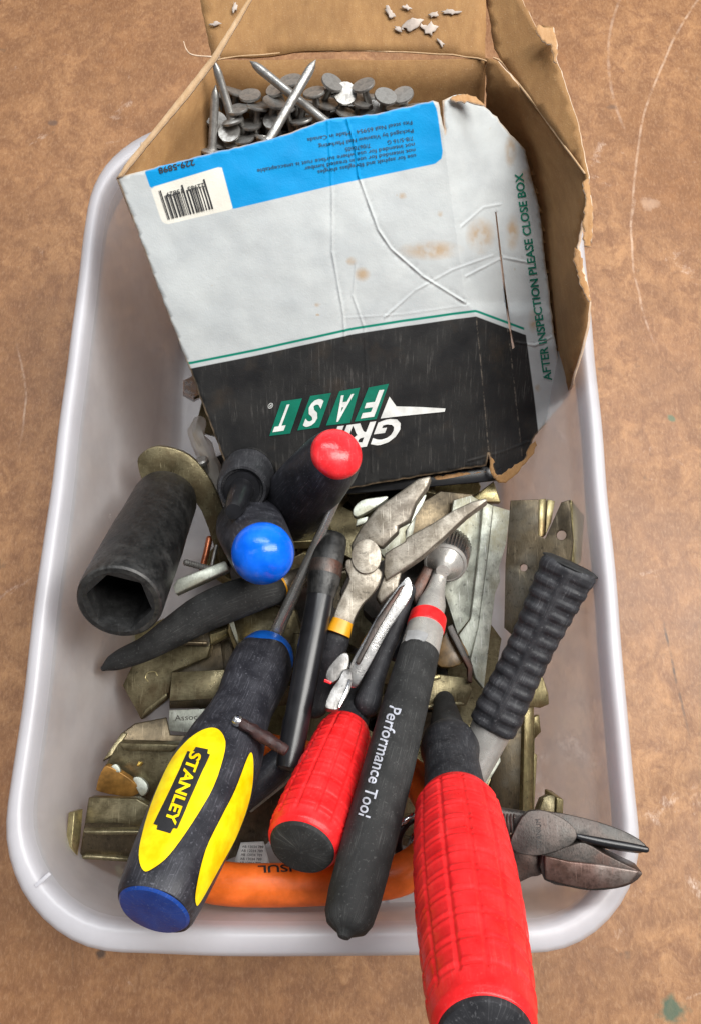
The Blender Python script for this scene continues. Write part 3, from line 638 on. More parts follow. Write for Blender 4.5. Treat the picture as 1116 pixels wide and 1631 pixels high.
# ------------------------------------------------------------------ brackets and loose plates in the bin
def plate(name, outline, z, mat, label, cat='bracket', thick=.0025, holes=(), bevel=.0004, group='loose metal brackets', sm=False):
    if sm: outline = smooth_poly(outline, True, 3)
    hp = [[(c[0] + c[2] * math.cos(a), c[1] + c[2] * (c[3] if len(c) > 3 else 1) * math.sin(a)) for a in np.linspace(0, 2 * math.pi, 17)[:-1]] for c in holes]
    big = cat == 'bracket'
    if big and not callable(z):
        if isinstance(z, (int, float)): z = (z, 0, 0)
        z = (z[0], z[1] + RT.uniform(-.006, .006), z[2] + RT.uniform(-.007, .003)); thick = max(thick, .004) * 1.25
    o = sheet(name, outline, z, mat, thick * K, None, holes=hp, bevel=bevel * (1.6 if big else 1))
    if big and len(outline) < 12:
        cx = sum(p[0] for p in outline) / len(outline); cy = sum(p[1] for p in outline) / len(outline)
        es = sorted(range(len(outline)), key=lambda i: -math.hypot(outline[i][0] - outline[i - 1][0], outline[i][1] - outline[i - 1][1]))[:RT.choice((1, 2))]
        for i in es:
            a, b_ = outline[i - 1], outline[i]; f = RT.uniform(.16, .3)
            ins = lambda p, q: (p[0] + (cx - p[0]) * q, p[1] + (cy - p[1]) * q)
            A_, B_ = ins(a, .02), ins(b_, .02)
            C_, D_ = ins(b_, f), ins(a, f)
            S0 = zsurf(z, outline); up = Vector((0, 0, .0022))
            sheet('flange', [A_, B_, C_, D_], (lambda x, y: S0(x, y) + up), RT.choice((ZINC2, mat, ZINC, GALV)), .0035, None, bevel=.0006).name
            fl = bpy.context.scene.objects[-1] if False else LAST[0]
            fl.parent = o; fl.location = fl.location - o.location
    return tag(o, label, cat, group)
RT = random.Random(4)
def addpart(root, name, outline, z, mat, thick=.002, bevel=.0003, holes=(), spacing=None, bump=0):
    hp = [[(c[0] + c[2] * math.cos(a), c[1] + c[2] * math.sin(a)) for a in np.linspace(0, 2 * math.pi, 17)[:-1]] for c in holes]
    return sheet(name, outline, z, mat, thick, root, bevel=bevel, holes=hp, spacing=spacing, bump=bump)
plate('hooked_bracket', [(220, 742), (224, 724), (250, 711), (292, 720), (322, 745), (348, 790), (364, 850), (362, 905), (350, 895), (322, 815), (296, 790), (258, 790), (232, 775)], (.064, 0, -.008), ZINC, 'curved tarnished bracket end behind the big black socket', thick=.004, sm=True, holes=[(271, 758, 5, 1.3)])
b = empty('bright_channel', P(750, 950, .03), 'wide pale zinc channel bracket behind the pick-up tool head', 'bracket', 'loose metal brackets')
addpart(b, 'web', [(722, 797), (750, 789), (768, 800), (762, 870), (748, 985), (728, 1010), (712, 960), (700, 930), (715, 840)], (.052, -.003, -.003), GALV, .003)
addpart(b, 'web_strip', [(769, 799), (784, 805), (776, 880), (760, 1000), (748, 1050), (730, 1012), (749, 986), (763, 870)], (.0535, .0, -.003), GALV, .003)
addpart(b, 'flange', [(785, 805), (812, 813), (806, 865), (794, 905), (796, 925), (788, 945), (780, 1010), (770, 1097), (757, 1080), (749, 1051), (761, 1001), (777, 880)], (.051, -.012, -.003), GALV, .003)
b = empty('forked_bracket', P(860, 950, .03), 'brown forked bracket with two drilled holes above the ribbed black grip', 'bracket', 'loose metal brackets')
addpart(b, 'web', [(812, 797), (857, 795), (856, 852), (867, 858), (893, 800), (906, 796), (912, 862), (908, 905), (890, 925), (850, 960), (815, 1012), (802, 1000), (804, 900)], (.088, .008, -.004), ZINC3, .003, holes=[(833, 904, 6), (893, 852, 8)])
addpart(b, 'edge_flange', [(909, 796), (930, 822), (929, 835), (925, 895), (914, 906), (909, 903), (913, 860), (908, 812)], (.091, -.02, -.003), ZINC2, .002)
plate('stacked_strip', [(858, 795), (869, 794), (866, 853), (856, 856)], (.087, 0, 0), ZINC2, 'narrow yellow strip beside the forked bracket, nearer its stem', 'strip', .006, bevel=.0002)
plate('stacked_strip', [(871, 795), (883, 798), (877, 832), (868, 852)], (.086, 0, 0), ZINC2, 'short yellow strip between the arms of the forked bracket', 'strip', .006, bevel=.0002)
b = empty('upright_bracket', P(830, 1230, .02), 'tall brown bracket with yellow edge right of the red handle neck', 'bracket', 'loose metal brackets')
addpart(b, 'web', [(783, 1172), (800, 1150), (834, 1130), (831, 1297), (779, 1292)], (.05, .0, -.003), ZINC3, .003)
addpart(b, 'edge_flange', [(835, 1125), (850, 1105), (847, 1295), (832, 1297)], (.052, -.01, -.003), ZINC2, .005)
addpart(b, 'lip', [(850, 1142), (858, 1138), (861, 1166), (851, 1177), (851, 1200), (855, 1202), (850, 1294), (848, 1294)], (.045, -.01, -.003), ZINC2, .003)
plate('bracket_tip', [(838, 1085), (862, 1072), (873, 1105), (874, 1122), (860, 1128), (845, 1126), (838, 1128)], (.062, 0, 0), ZINC2, 'yellowish bracket corner peeking out below the ribbed grip', thick=.004)
b = plate('bracket_stub', [(848, 1305), (862, 1270), (872, 1265), (884, 1268), (882, 1305)], (.075, 0, 0), ZINC, 'rounded bracket stub standing above the diagonal cutter head', thick=.012)
plate('bracket_stub', [(884, 1269), (897, 1273), (896, 1305), (883, 1305)], (.073, 0, 0), ZINC2, 'yellow side of the stub above the diagonal cutter head', thick=.01)
plate('angled_plate', [(195, 1092), (215, 1050), (262, 1022), (300, 1005), (338, 1020), (330, 1048), (276, 1072), (268, 1112), (225, 1147), (212, 1122)], (.052, 0, -.006), ZINC, 'olive plate with a punched ring left of the yellow-black screwdriver neck', thick=.003)
tube('punched_ring', [(236, 1085, .0545, 1), (232, 1079, .0545, 1), (237, 1071, .0545, 1), (247, 1070, .0545, 1), (251, 1076, .0545, 1)], ZINC2, bpy.data.objects['angled_plate'], seg=8)
plate('wedge_plate', [(282, 1028), (290, 1005), (302, 985), (345, 972), (372, 985), (372, 1003), (335, 1022), (333, 1030)], (.062, 0, -.01), ZINC3, 'reddish brown wedge just under the black curved handle')
plate('wedge_plate', [(334, 1011), (366, 1000), (370, 1012), (336, 1031)], (.061, 0, -.02), ZINC2, 'small olive block at the tip of the brown wedge', thick=.004)
plate('bent_plate', [(369, 990), (386, 968), (420, 960), (470, 972), (480, 1010), (470, 1075), (398, 1040), (381, 1030)], (.058, 0, -.004), ZINC, 'large bent olive plate behind the blue collar', thick=.003)
plate('bent_rim_plate', [(366, 992), (381, 1030), (398, 1040), (390, 1052), (376, 1042), (363, 1005)], (.0625, 0, -.02), ZINC2, 'bright narrow rim beside the bent olive plate', thick=.005)
plate('backing_plate', [(255, 1045), (320, 1030), (372, 1012), (380, 1080), (272, 1078), (250, 1062)], (.048, 0, 0), ZINC3, 'dull brown plate between the wedge and the channel', thick=.003)
b = empty('short_channel', P(310, 1120, .04), 'short channel bracket with stamped lettering left of the screwdriver waist', 'bracket', 'loose metal brackets')
ch1 = addpart(b, 'upper_face', [(274, 1071), (362, 1066), (352, 1112), (270, 1117)], (.058, 0, -.0), ZINC, .003)
addpart(b, 'fold', [(270, 1118), (350, 1113), (345, 1127), (270, 1129)], (.055, 0, -.03), ZINC3, .003)  # darker zinc paints in the shading band along the bend
ch2 = addpart(b, 'lower_face', [(270, 1131), (343, 1128), (322, 1162), (316, 1168), (268, 1164)], (.056, 0, 0.0), GALV, .003)
write('stamped_letters', 'Assoc', (279, 1148), (36, -2), (-.3, -9), ch2, DARKST, b, bold=.0)
plate('long_plate', [(164, 1213), (196, 1166), (215, 1152), (266, 1142), (272, 1170), (322, 1172), (302, 1190), (190, 1182)], (.063, 0, 0), ZINC3, 'brown plate with cut corner below the olive plate', thick=.003)
pl = plate('chipped_plate', [(166, 1222), (190, 1183), (292, 1186), (300, 1190), (262, 1295), (205, 1295), (228, 1262), (190, 1228)], (.067, 0, -.003), ZINC, 'broad olive plate with bright chips beside the yellow oval', thick=.003)
plate('amber_chip', [(154, 1252), (166, 1222), (184, 1226), (214, 1246), (222, 1262), (205, 1269), (160, 1262)], (.0695, 0, -.01), plain('tarnished_amber', (.3, .15, .035), .4, .5, .5), 'amber tarnished chip on the edge of the chipped plate', 'metal chip', .003, sm=True)
plate('solder_blob', [(212, 1240), (224, 1238), (235, 1250), (234, 1262), (226, 1268), (219, 1258)], .069, GALV, 'silvery solder blob right of the amber chip', 'solder blob', .003, sm=True, group='bright blobs')
plate('solder_blob', [(177, 1222), (184, 1217), (190, 1222), (192, 1230), (184, 1229)], .0715, GALV, 'tiny white blob just above the amber chip', 'solder blob', .002, sm=True, group='bright blobs')
plate('gold_fleck', [(217, 1220), (222, 1210), (232, 1205), (230, 1214), (224, 1221)], .0685, plain('gold_foil', (.75, .5, .12), .2, .3, 1), 'small gold fleck on the chipped plate', 'metal chip', .001)
plate('solder_blob', [(223, 1190), (231, 1188), (232, 1200), (225, 1205)], .0690, GALV, 'pale smear at the top of the chipped plate', 'solder blob', .0008, sm=True, group='bright blobs')
plate('corner_bracket', [(141, 1270), (218, 1272), (250, 1290), (236, 1322), (133, 1322)], (.080, 0, -.002), ZINC, 'lowest left bracket near the bin corner, upper face', thick=.003)
plate('corner_bracket', [(133, 1324), (236, 1324), (215, 1374), (126, 1368)], (.0795, 0, -.01), ZINC3, 'lowest left bracket near the bin corner, ribbed lower face', thick=.003)
plate('bright_strip', [(119, 1293), (133, 1288), (129, 1335), (124, 1365), (114, 1348)], (.082, -.03, 0), ZINC2, 'thin shiny upright strip against the left wall', 'strip', .003)
plate('gold_corner', [(182, 1378), (196, 1374), (200, 1400), (190, 1410)], .035, ZINC2, 'scrap of brass under the screwdriver end', 'strip', .003)
plate('ledge_plate', [(395, 1290), (470, 1230), (478, 1250), (440, 1330), (425, 1345), (345, 1378), (360, 1330)], (.06, 0, -.006), ZINC3, 'dark olive plate between the yellow-black and small red handles', thick=.004)
plate('ledge_plate', [(405, 1240), (460, 1205), (480, 1225), (420, 1285), (392, 1300)], (.055, 0, 0), ZINC, 'olive scrap above the dark plate left of the small red handle', thick=.004)
plate('mid_block', [(590, 1050), (640, 1000), (692, 992), (694, 1080), (640, 1092), (590, 1088)], (.048, 0, 0), ZINC, 'olive plate half hidden by the pick-up tool, above the block', thick=.004)
plate('mid_block', [(640, 1088), (700, 1074), (740, 1078), (752, 1098), (742, 1124), (660, 1132)], (.054, 0, 0), ZINC, 'small olive block right of the pick-up tool grip', thick=.008)
plate('mid_block', [(600, 1110), (640, 1100), (655, 1130), (700, 1135), (690, 1190), (600, 1180)], (.04, 0, 0), ZINC3, 'brown plate deep under the pick-up tool grip', thick=.004)
plate('glassy_lump', [(696, 1058), (700, 1025), (716, 1002), (740, 1030), (744, 1048), (722, 1062)], (.054, 0, 0), plain('amber_lump', (.16, .095, .035), .3, .6, .0, .4), 'glossy amber brown lump beside the pale channel', 'lump', .006, sm=True, group='odd scraps')
plate('thin_bar', [(711, 998), (720, 994), (752, 1060), (751, 1088), (744, 1085), (744, 1064), (714, 1008)], (.058, 0, 0), DARKST, 'thin bent dark bar along the lower edge of the pale channel', 'bar', .004)
plate('pale_chip', [(562, 812), (575, 797), (600, 792), (618, 791), (600, 806), (568, 823)], (.062, 0, 0), GALV, 'bright pale chip below the carton, left of the plier jaw', 'metal chip', .004, sm=True)
plate('pale_chip', [(566, 838), (568, 827), (586, 822), (584, 832)], (.06, 0, 0), GALV, 'smaller pale chip under the bright one', 'metal chip', .003)
plate('pale_shear_bar', [(600, 876), (618, 845), (640, 802), (662, 785), (679, 788), (672, 806), (645, 846), (646, 862), (612, 888)], (.06, 0, 0), GALV, 'grey blade lying between the open plier jaws', 'blade', .003)
plate('grey_plate', [(640, 880), (652, 812), (700, 782), (760, 788), (722, 800), (716, 850), (690, 890)], (.05, 0, 0), ZINC3, 'grey green plate under the long plier jaw', thick=.003)
plate('corner_scrap', [(752, 792), (786, 767), (797, 800), (768, 800)], (.05, 0, 0), ZINC2, 'yellowish corner scrap below the torn carton corner', thick=.004)
plate('knurled_bar', [(276, 934), (283, 922), (358, 893), (364, 902), (364, 908), (280, 946)], (.09, 0, 0), GALV, 'bright knurled steel bar between the socket and blue-capped handle', 'steel bar', .005, bevel=.0006)
# unnamed clutter filling the bottom
rnd = random.Random(21); mats = [ZINC, ZINC3, ZINC, ZINC2, DARKST]
from mathutils import Euler
fill = []
for k in range(84):
    w = rnd.uniform(.014, .03); h = rnd.uniform(.035, .075); c = rnd.uniform(.003, .008)
    x = rnd.uniform(-.075, .066); y = rnd.uniform(-.022, .2); z = rnd.uniform(.010, .042)
    if x < -.05 and y > .09: continue
    V2 = [(-w / 2 + c, -h / 2), (w / 2, -h / 2), (w / 2, h / 2 - c), (w / 2 - c, h / 2), (-w / 2, h / 2), (-w / 2, -h / 2 + c)]
    R_ = Euler((rnd.gauss(0, .3), rnd.gauss(0, .3), rnd.uniform(0, 3.14))).to_matrix(); t = rnd.uniform(.004, .008)
    V = [(R_ @ Vector((a, b_, 0)) + Vector((x, y, z))) * K for a, b_ in V2] + [(R_ @ Vector((a, b_, -t)) + Vector((x, y, z))) * K for a, b_ in V2]
    n_ = len(V2); fs = [tuple(range(n_)), tuple(reversed(range(n_, 2 * n_)))] + [((i + 1) % n_, i, n_ + i, n_ + (i + 1) % n_) for i in range(n_)]
    o = mk('buried_plate', V, fs, mats[k % 5], smooth=0); m_ = o.modifiers.new('bevel', 'BEVEL'); m_.width = .0004; m_.segments = 2
    tag(o, 'dull %s plate buried in the pile %s' % (('olive', 'brown', 'olive', 'yellowish', 'dark steel')[k % 5], 'under the carton' if y > .13 else ('near the left wall' if x < -.03 else 'near the right wall' if x > .03 else 'below the middle tools') + (' behind' if y > .06 else ' in front')), 'bracket', 'buried plates')

# ------------------------------------------------------------------ impact socket
r = Rod('impact_socket', (262, 800, .072), (190, 960, .128), 'large black deep impact socket with hexagonal opening at the left wall', 'socket')
dB = depth(r.b) / F
Ro = 69 * dB; body = r.part('body', [(-.02 * r.L / r.L, .5)], IMPACT, 'm') if False else None
LL = r.L
prof = [(-.006, Ro * .80), (-.004, Ro * .90), (0, Ro * .93), (LL * .30, Ro * .955), (LL * .45, Ro * .985), (LL * .9, Ro), (LL - .003, Ro), (LL - .0008, Ro * .975), (LL, Ro * .93)]
seg = 96; V = []; uvq = []
for m_, q in prof:
    for k in range(seg):
        th = 2 * math.pi * k / seg; V.append(r.a + r.z * m_ + r.x * q * math.cos(th) + r.y * q * math.sin(th)); uvq.append((k / seg, m_ * 10))
def hexr(th, ap): return ap / math.cos(((th + .35) % (math.pi / 3)) - math.pi / 6)
inner = [(LL + .0002, Ro * .82, 0), (LL - .0004, Ro * .665, 1), (LL - .04, Ro * .655, 1), (LL - .0405, Ro * .45, 0), (LL - .05, Ro * .4, 0)]
for m_, q, hx in inner:
    for k in range(seg):
        th = 2 * math.pi * k / seg; q2 = min(hexr(th, q), Ro * .785) if hx else q
        V.append(r.a + r.z * m_ + r.x * q2 * math.cos(th) + r.y * q2 * math.sin(th)); uvq.append((k / seg, m_ * 10))
n_ = len(prof) + len(inner); fs = [(i * seg + k, i * seg + (k + 1) % seg, (i + 1) * seg + (k + 1) % seg, (i + 1) * seg + k) for i in range(n_ - 1) for k in range(seg)]
no = len(prof) * seg
mk('body', V, [f for f in fs if f[0] < no], IMPACT, r.root, uv=uvq, smooth=30)
mk('hex_bore', V, [f for f in fs if f[0] >= no] + [tuple(reversed(range(seg))), tuple(range((n_ - 1) * seg, n_ * seg))], IMPIN, r.root, smooth=25)

# ------------------------------------------------------------------ black curved plier handle under the socket
t = empty('curved_handle', P(230, 1040, .05), 'black curved plier handle coming out from under the big socket', 'pliers')
tube('sleeve', [(166, 1064, .072, 5), (180, 1056, .073, 13), (200, 1047, .075, 17), (235, 1032, .078, 20), (280, 1004, .08, 26), (330, 974, .082, 31), (385, 952, .081, 31), (432, 940, .074, 25)], GRIP, t, sub=6)
tube('collar', [(440, 936, .072, 20), (450, 932, .071, 19)], AMB, t, sub=3, ends=False)
tube('shank', [(452, 930, .069, 17), (520, 905, .055, 15)], STEEL, t, sub=3)

# ------------------------------------------------------------------ bit holder behind blue cap
r = Rod('wheel_socket', (400, 742, .070), (372, 815, .118), 'black stepped wheel adaptor with slotted stem above the blue-capped handle', 'adaptor')
r.part('rear_disc', [(-.10, 36), (-.08, 42), (.16, 43), (.18, 41)], IMPACT, 't', smooth=30)
r.part('front_disc', [(.19, 38), (.2, 41.5), (.50, 41.5), (.55, 38), (.55, 34), (.52, 33), (.52, 18)], BLACK, 't', smooth=30)
r.part('stem', [(.5, 19), (.95, 16), (1.0, 13)], PLBLK, 't', seg=32)
r.part('hub', [(.5, 29), (.56, 28), (.56, 18)], PLBLK, 't', seg=32)

# ------------------------------------------------------------------ blue-capped and red-capped drivers seen end on
r = Rod('screwdriver', (397, 835, .055), (420, 884, .130), 'black-handled screwdriver with shiny bright blue domed cap facing up', 'screwdriver')
r.part('handle', [(-.1, 40), (0, 50), (.3, 56), (.8, 54), (.93, 51), (.95, 49)], BLUEBLK, 't', mod=lambda m, th, q: q * (1 + .03 * math.cos(6 * th)))
r.part('cap', [(.9, 46), (.94, 49.5), (.97, 50)] + dome(.97, 50, .12, 9), BLUE, 't', seg=72)
r = Rod('screwdriver', (462, 812, .062), (537, 722, .128), 'black-handled screwdriver with glossy red cap in front of the carton', 'screwdriver')
r.part('handle', [(-.15, 30), (-.05, 48), (.1, 55), (.4, 56), (.85, 50), (.96, 45), (.985, 42)], BLUEBLK, 't', seg=72, mod=lambda m, th, q: q * (1 + .012 * math.cos(6 * th)))
r.part('cap', [(.95, 42), (.99, 42.5)] + dome(.99, 42.5, .08, 8), REDCAP, 't', seg=72)

# ------------------------------------------------------------------ long nose pliers
t = empty('long_nose_pliers', P(590, 900, .06), 'worn steel long nose pliers with open jaws and orange-banded handle', 'pliers')
zt = lambda x, y: P(x, y, .086 + .00004 * (x - 580) - .00002 * (y - 850))
jawA = [(686, 757), (680, 775), (662, 800), (652, 828), (632, 838), (634, 845), (606, 872), (598, 866), (590, 905), (560, 880), (558, 868), (575, 838), (600, 808), (640, 780), (665, 762)]
addpart(t, 'upper_jaw', jawA, (.0885, .004, -.002), STEEL, .008, .0012)
jawB = [(773, 793), (776, 797), (742, 822), (706, 856), (672, 886), (640, 908), (614, 925), (610, 912), (612, 882), (625, 873), (645, 862), (646, 856), (690, 832), (720, 813), (752, 798)]
addpart(t, 'lower_jaw', jawB, (.086, .004, -.002), STEEL, .009, .0014)
piv = [(583 + 24 * math.cos(a), 886 + 28 * math.sin(a)) for a in np.linspace(0, 2 * math.pi, 25)[:-1]]
addpart(t, 'pivot', piv, .0900, STEEL, .007, .0005)
0 and addpart(t, 'pivot_stamp', [(572 + 8 * math.cos(a), 884 + 10 * math.sin(a)) for a in np.linspace(0, 2 * math.pi, 13)[:-1]], .0903, DARKST, .0006, 0)
addpart(t, 'handle_shank', smooth_poly([(556, 890), (603, 905), (606, 925), (592, 948), (578, 962), (565, 985), (556, 1008), (530, 998), (534, 972), (546, 945), (556, 922), (550, 905)], True, 3), (.088, 0, -.002), STEEL, .008, .0016)
addpart(t, 'lower_shank', [(612, 912), (640, 908), (634, 935), (606, 962), (598, 950)], (.080, 0, 0), STEEL, .007, .001)
tube('collar', [(546, 989, .087, 17), (538, 1010, .087, 20)], AMB, t, sub=4, flat=.8, ends=False)
tube('sleeve', [(536, 1018, .084, 21), (524, 1050, .08, 23), (500, 1120, .07, 25)], BLACK, t, sub=5, flat=.8)

# ------------------------------------------------------------------ black extension bar
r = Rod('extension_bar', (528, 858, .086), (459, 1222, .098), 'slim black extension bar with knurled socket end beside the long nose pliers', 'extension bar')
r.part('socket_end', [(-6, 19), (-4, 22), (0, 24), (6, 25), (52, 26), (60, 26), (72, 26), (80, 24), (95, 22)], IMPACT, dens=None)
r.part('shaft', [(60, 22), (88, 22), (96, 21.5), (360, 20.5), (372, 18.5), (376, 12)], PLBLK)
r.part('end_ring', [(40, 26), (43, 26.6), (58, 26.6), (61, 26)], DARKST)

# ------------------------------------------------------------------ yellow and black screwdriver
r = Rod('screwdriver', (428, 1035, .066), (240, 1462, .142), 'big black and yellow screwdriver with blue end lying over the front left rim', 'screwdriver')
def smod(m, th, q): return q * (1 + .035 * math.cos(4 * (th + .35)))
hp = r.part('handle', [(4, 36), (10, 43), (22, 49), (40, 51), (62, 50), (95, 47), (125, 51), (165, 62), (210, 70), (260, 73), (320, 73), (370, 71), (420, 68), (444, 65.5), (452, 62)], BLUEBLK, seg=72, dens=.004, mod=smod)
r.part('collar', [(-2, 22), (0, 40), (6, 43.5), (13, 46), (20, 45)], BANDBLUE, off=(0, 0))
r.part('end_cap', [(440, 50), (452, 60), (456, 56), (458, 40), (459, 0)], DKBLUE)
sh = Rod('x', (548, 768, .102), (428, 1035, .066), 'x', 'x')
q = sh.part('shank', [(0, 6), (120, 8.5), (291, 11.5)], metal('polished_shank', (.6, .58, .55), (.45, .43, .4), .22, .85, None, 150, (1, 1, 1), .1, .2), seg=32); q.parent = r.root; q.matrix_parent_inverse = Matrix()
q.location = sh.root.location - r.root.location; bpy.data.objects.remove(sh.root)
z8 = lambda p: (180 + p[0] / 4.65, 1150 + p[1] / 4.65)
el = smooth_poly([z8(p) for p in [(760, 52), (820, 110), (828, 220), (745, 480), (590, 750), (420, 990), (300, 1090), (235, 1108), (201, 1020), (215, 880), (290, 620), (420, 320), (540, 160), (660, 70)]], True, 4)
pan = decal('grip_panel', el, hp, YEL, r.root, 5, .0006)
sd = smooth_poly([z8(p) for p in [(1022, 235), (1032, 330), (1022, 480), (985, 640), (900, 860), (780, 1080), (640, 1330), (606, 1342), (610, 1230), (680, 950), (800, 700), (900, 500), (990, 265)]], True, 4)
decal('grip_panel', sd, hp, YEL, r.root, 5, .0006)
lg = [z8(p) for p in [(620, 195), (708, 213), (703, 243), (722, 252), (480, 800), (452, 795), (430, 835), (330, 805), (340, 775), (310, 765), (560, 225), (595, 235)]]
decal('name_plate', lg, hp, BLACKP, r.root, 5, .0009)
write('maker_name', 'STANLEY', z8((588, 228)), (-196 / 4.65, 525 / 4.65), (75 / 4.65, 27 / 4.65), hp, YEL, r.root, bold=.03, off=.0013)

# ------------------------------------------------------------------ rusty pin lying on it
r = Rod('rusty_pin', (377, 1147, .1135), (456, 1196, .112), 'dark rusty pin with bright ball end lying across the screwdriver neck', 'pin')
r.part('shank', [(6, 7), (10, 8.5), (40, 10), (84, 9.5), (93, 8), (95, 4)], RUST, seg=20, dens=.0008, mod=lambda m, th, q: q * (1 + .25 * noise.noise((m * 300, math.cos(th) * 1.5, math.sin(th) * 1.5))))
r.part('ball_end', [(-7, 3), (-5, 7), (0, 9.5), (5, 9), (9, 7)], CHROME, seg=24)

# ------------------------------------------------------------------ red handles
def red_handle(r, prof, per, mode='px', depthg=.00055, cols=12, th0=0.0):
    s0, s1 = r.prof(prof, mode)[0][0], r.prof(prof, mode)[-1][0]; span = s1 - s0
    def mod(m, th, q):
        f = (m - s0) / span
        if f < .05 or f > .93: return q
        a = (th + th0) / (2 * math.pi) * cols; fa = abs(a - round(a)); g = math.exp(-(fa * 2 * math.pi / cols * q / .0006) ** 2)
        b_ = f * per; fb = abs(b_ - round(b_)); w = math.exp(-(fb / per * span / .0008) ** 2)
        return q - depthg * 1.0 * g - depthg * .35 * w * (1 - g) + depthg * .6 * math.exp(-((fb - .16) / per * span / .0007) ** 2) * (1 - g)
    return r.part('sleeve', prof, RED, mode, seg=224, dens=.00055, mod=mod, smooth=80)
r = Rod('screwdriver', (590, 1060, .056), (479, 1354, .128), 'smaller screwdriver with checked red sleeve and worn black butt', 'screwdriver')
d = lambda x, y: ((x - 590) * (479 - 590) + (y - 1060) * (1354 - 1060)) / r.d
red_handle(r, [(104, 30), (110, 38), (122, 43), (160, 49), (210, 55), (250, 59), (285, 61), (302, 59), (308, 54)], 9)
r.part('butt', [(300, 50), (308, 53.5), (313, 51), (316, 44), (317, 0)], GRIP)
r.part('neck', [(-60, 12), (0, 14), (30, 16), (60, 20), (75, 27), (90, 30), (110, 30)], BLACK)
r = Rod('screwdriver', (714, 1180, .082), (768, 1622, .192), 'largest screwdriver with checked red sleeve reaching over the front rim', 'screwdriver')
red_handle(r, [(98, 50), (104, 60), (115, 67), (150, 73), (210, 81), (280, 86), (350, 87), (420, 87), (460, 85), (474, 78)], 12, depthg=.00055, cols=12, th0=.2)
r.part('butt', [(455, 74), (474, 77), (482, 74), (486, 60), (487, 0)], BLACK)
r.part('neck', [(-8, 30), (2, 42), (14, 47), (24, 45), (34, 43), (70, 47), (104, 54)], BLACK)
r.part('ferrule', [(-110, 12), (-60, 17), (-30, 25), (-5, 32)], GRIP)
r.part('shank', [(-330, 7), (-105, 9)], DARKST)

# ------------------------------------------------------------------ pick-up tool
r = Rod('pickup_tool', (697, 925, .068), (548, 1490, .142), 'long telescoping magnetic pick-up tool with red ring and black foam grip', 'pick-up tool')
r.part('grip', [(110, 26), (118, 32), (180, 35), (300, 40), (420, 43), (520, 43), (555, 40), (570, 33), (578, 20), (581, 14), (588, 9), (590, 3)], GRIP, dens=.004, mod=lambda m, th, q: q * (1 + .004 * noise.noise((m * 100, th, 0))))
gp = bpy.data.objects[[o.name for o in r.root.children][-1]]
r.part('ferrule', [(72, 27), (76, 29), (112, 31), (120, 32)], SATIN)
r.part('red_ring', [(58, 26), (61, 29.5), (77, 30.5), (80, 29)], RED)
r.part('tube', [(12, 14), (24, 17), (38, 22), (62, 23.5)], SATIN)
r.part('neck', [(-20, 11), (14, 14), (30, 14)], SATIN, seg=32)
decal('clip_window', smooth_poly([(650, 1005), (676, 1008), (680, 1014), (672, 1038), (664, 1042), (646, 1038)], True, 2), caster(bvh(*[o for o in r.root.children if o.name.startswith('ferrule')]), .0005), plain('grey_clip', (.3, .3, .3), .3), r.root, 5)
h = Rod('x', (716, 869, .056), (704, 912, .073), 'x', 'x')
kn = lambda m, th, q: q * (1 + .03 * math.cos(40 * th))
for nm, pr, mt, md in (('magnet_head', [(0, 0), (.0, 30), (.03, 33), (.06, 34), (.62, 34), (.64, 33)], DCHROME, kn), ('magnet_collar', [(.62, 33), (.64, 34.2), (.68, 34), (.70, 31), (.68, 29)], SATIN, None), ('magnet_cone', [(.66, 30), (.69, 29.5), (.76, 21), (.86, 14), (.95, 11)], SATIN, None)):
    q = h.part(nm, pr, mt, 't', seg=240 if md else 64, mod=md); q.parent = r.root; q.location = h.root.location - r.root.location
bpy.data.objects.remove(h.root)
write('maker_name', 'Performance Tool', (621, 1124), (-50, 174), (18, 6), gp, WLET, r.root, bold=.012, off=.0003)

# ------------------------------------------------------------------ ribbed black grip on a steel tube
r = Rod('ribbed_grip_tool', (906, 903, .108), (782, 1160, .080), 'tool with ribbed black rubber grip on a steel tube at the right', 'hand tool')
Lr = r.prof([(0, 1), (r.d, 1)]); Ls = Lr[1][0]
def rmod(m, th, q):
    t_ = (th + math.pi) % (2 * math.pi) - math.pi
    spine = math.exp(-((t_ + .0) / .17) ** 2); f = m / Ls
    rib = max(0., min(1., .5 + 1.6 * (math.cos(2 * math.pi * 13 * f) + .1)))
    sq = 1 + .08 * math.cos(4 * th + math.pi) 
    return q * sq * (1 - .10 * (1 - spine) * rib * (.65 - .4 * max(0, min(1, (abs(t_) - .9) / .6))) * (1 if .03 < f < .97 else 0)) + q * .05 * spine
r.part('grip', [(-4, 44), (-2, 46), (4, 49), (60, 44), (130, 39), (200, 39), (255, 42), (278, 40), (282, 35)], BLACK, seg=120, dens=.0007, mod=rmod, smooth=60)
r.part('grip_cap', [(-7, 38), (-4, 46), (-2, 47)], GRIP)
r.part('tube', [(270, 33), (330, 30), (372, 27), (374, 20)], SATIN)
plate('bright_bar', [(768, 1238), (775, 1225), (795, 1200), (797, 1212), (776, 1248), (768, 1262)], .06, GALV, 'narrow bright blade below the steel tube of the ribbed grip', 'blade', .003)
r2 = Rod('small_screw', (765, 1280, .075), (793, 1288, .077), 'small pale threaded screw beside the red sleeve top', 'screw', 'loose screws')
r2.part('thread', [(0, 3), (2, 6), (28, 6), (30, 3)], GALV, seg=20, dens=.0003, mod=lambda m, th, q: q * (1 + .15 * math.cos(m * 2 * math.pi / .0012 + th)))
r2 = Rod('small_screw', (293, 895, .075), (340, 908, .075), 'thin threaded screw beside the big socket, over the bright bar', 'screw', 'loose screws')
r2.part('thread', [(0, 3), (2, 5), (45, 5), (48, 2)], NAIL, seg=20, dens=.0003, mod=lambda m, th, q: q * (1 + .15 * math.cos(m * 2 * math.pi / .0012 + th)))
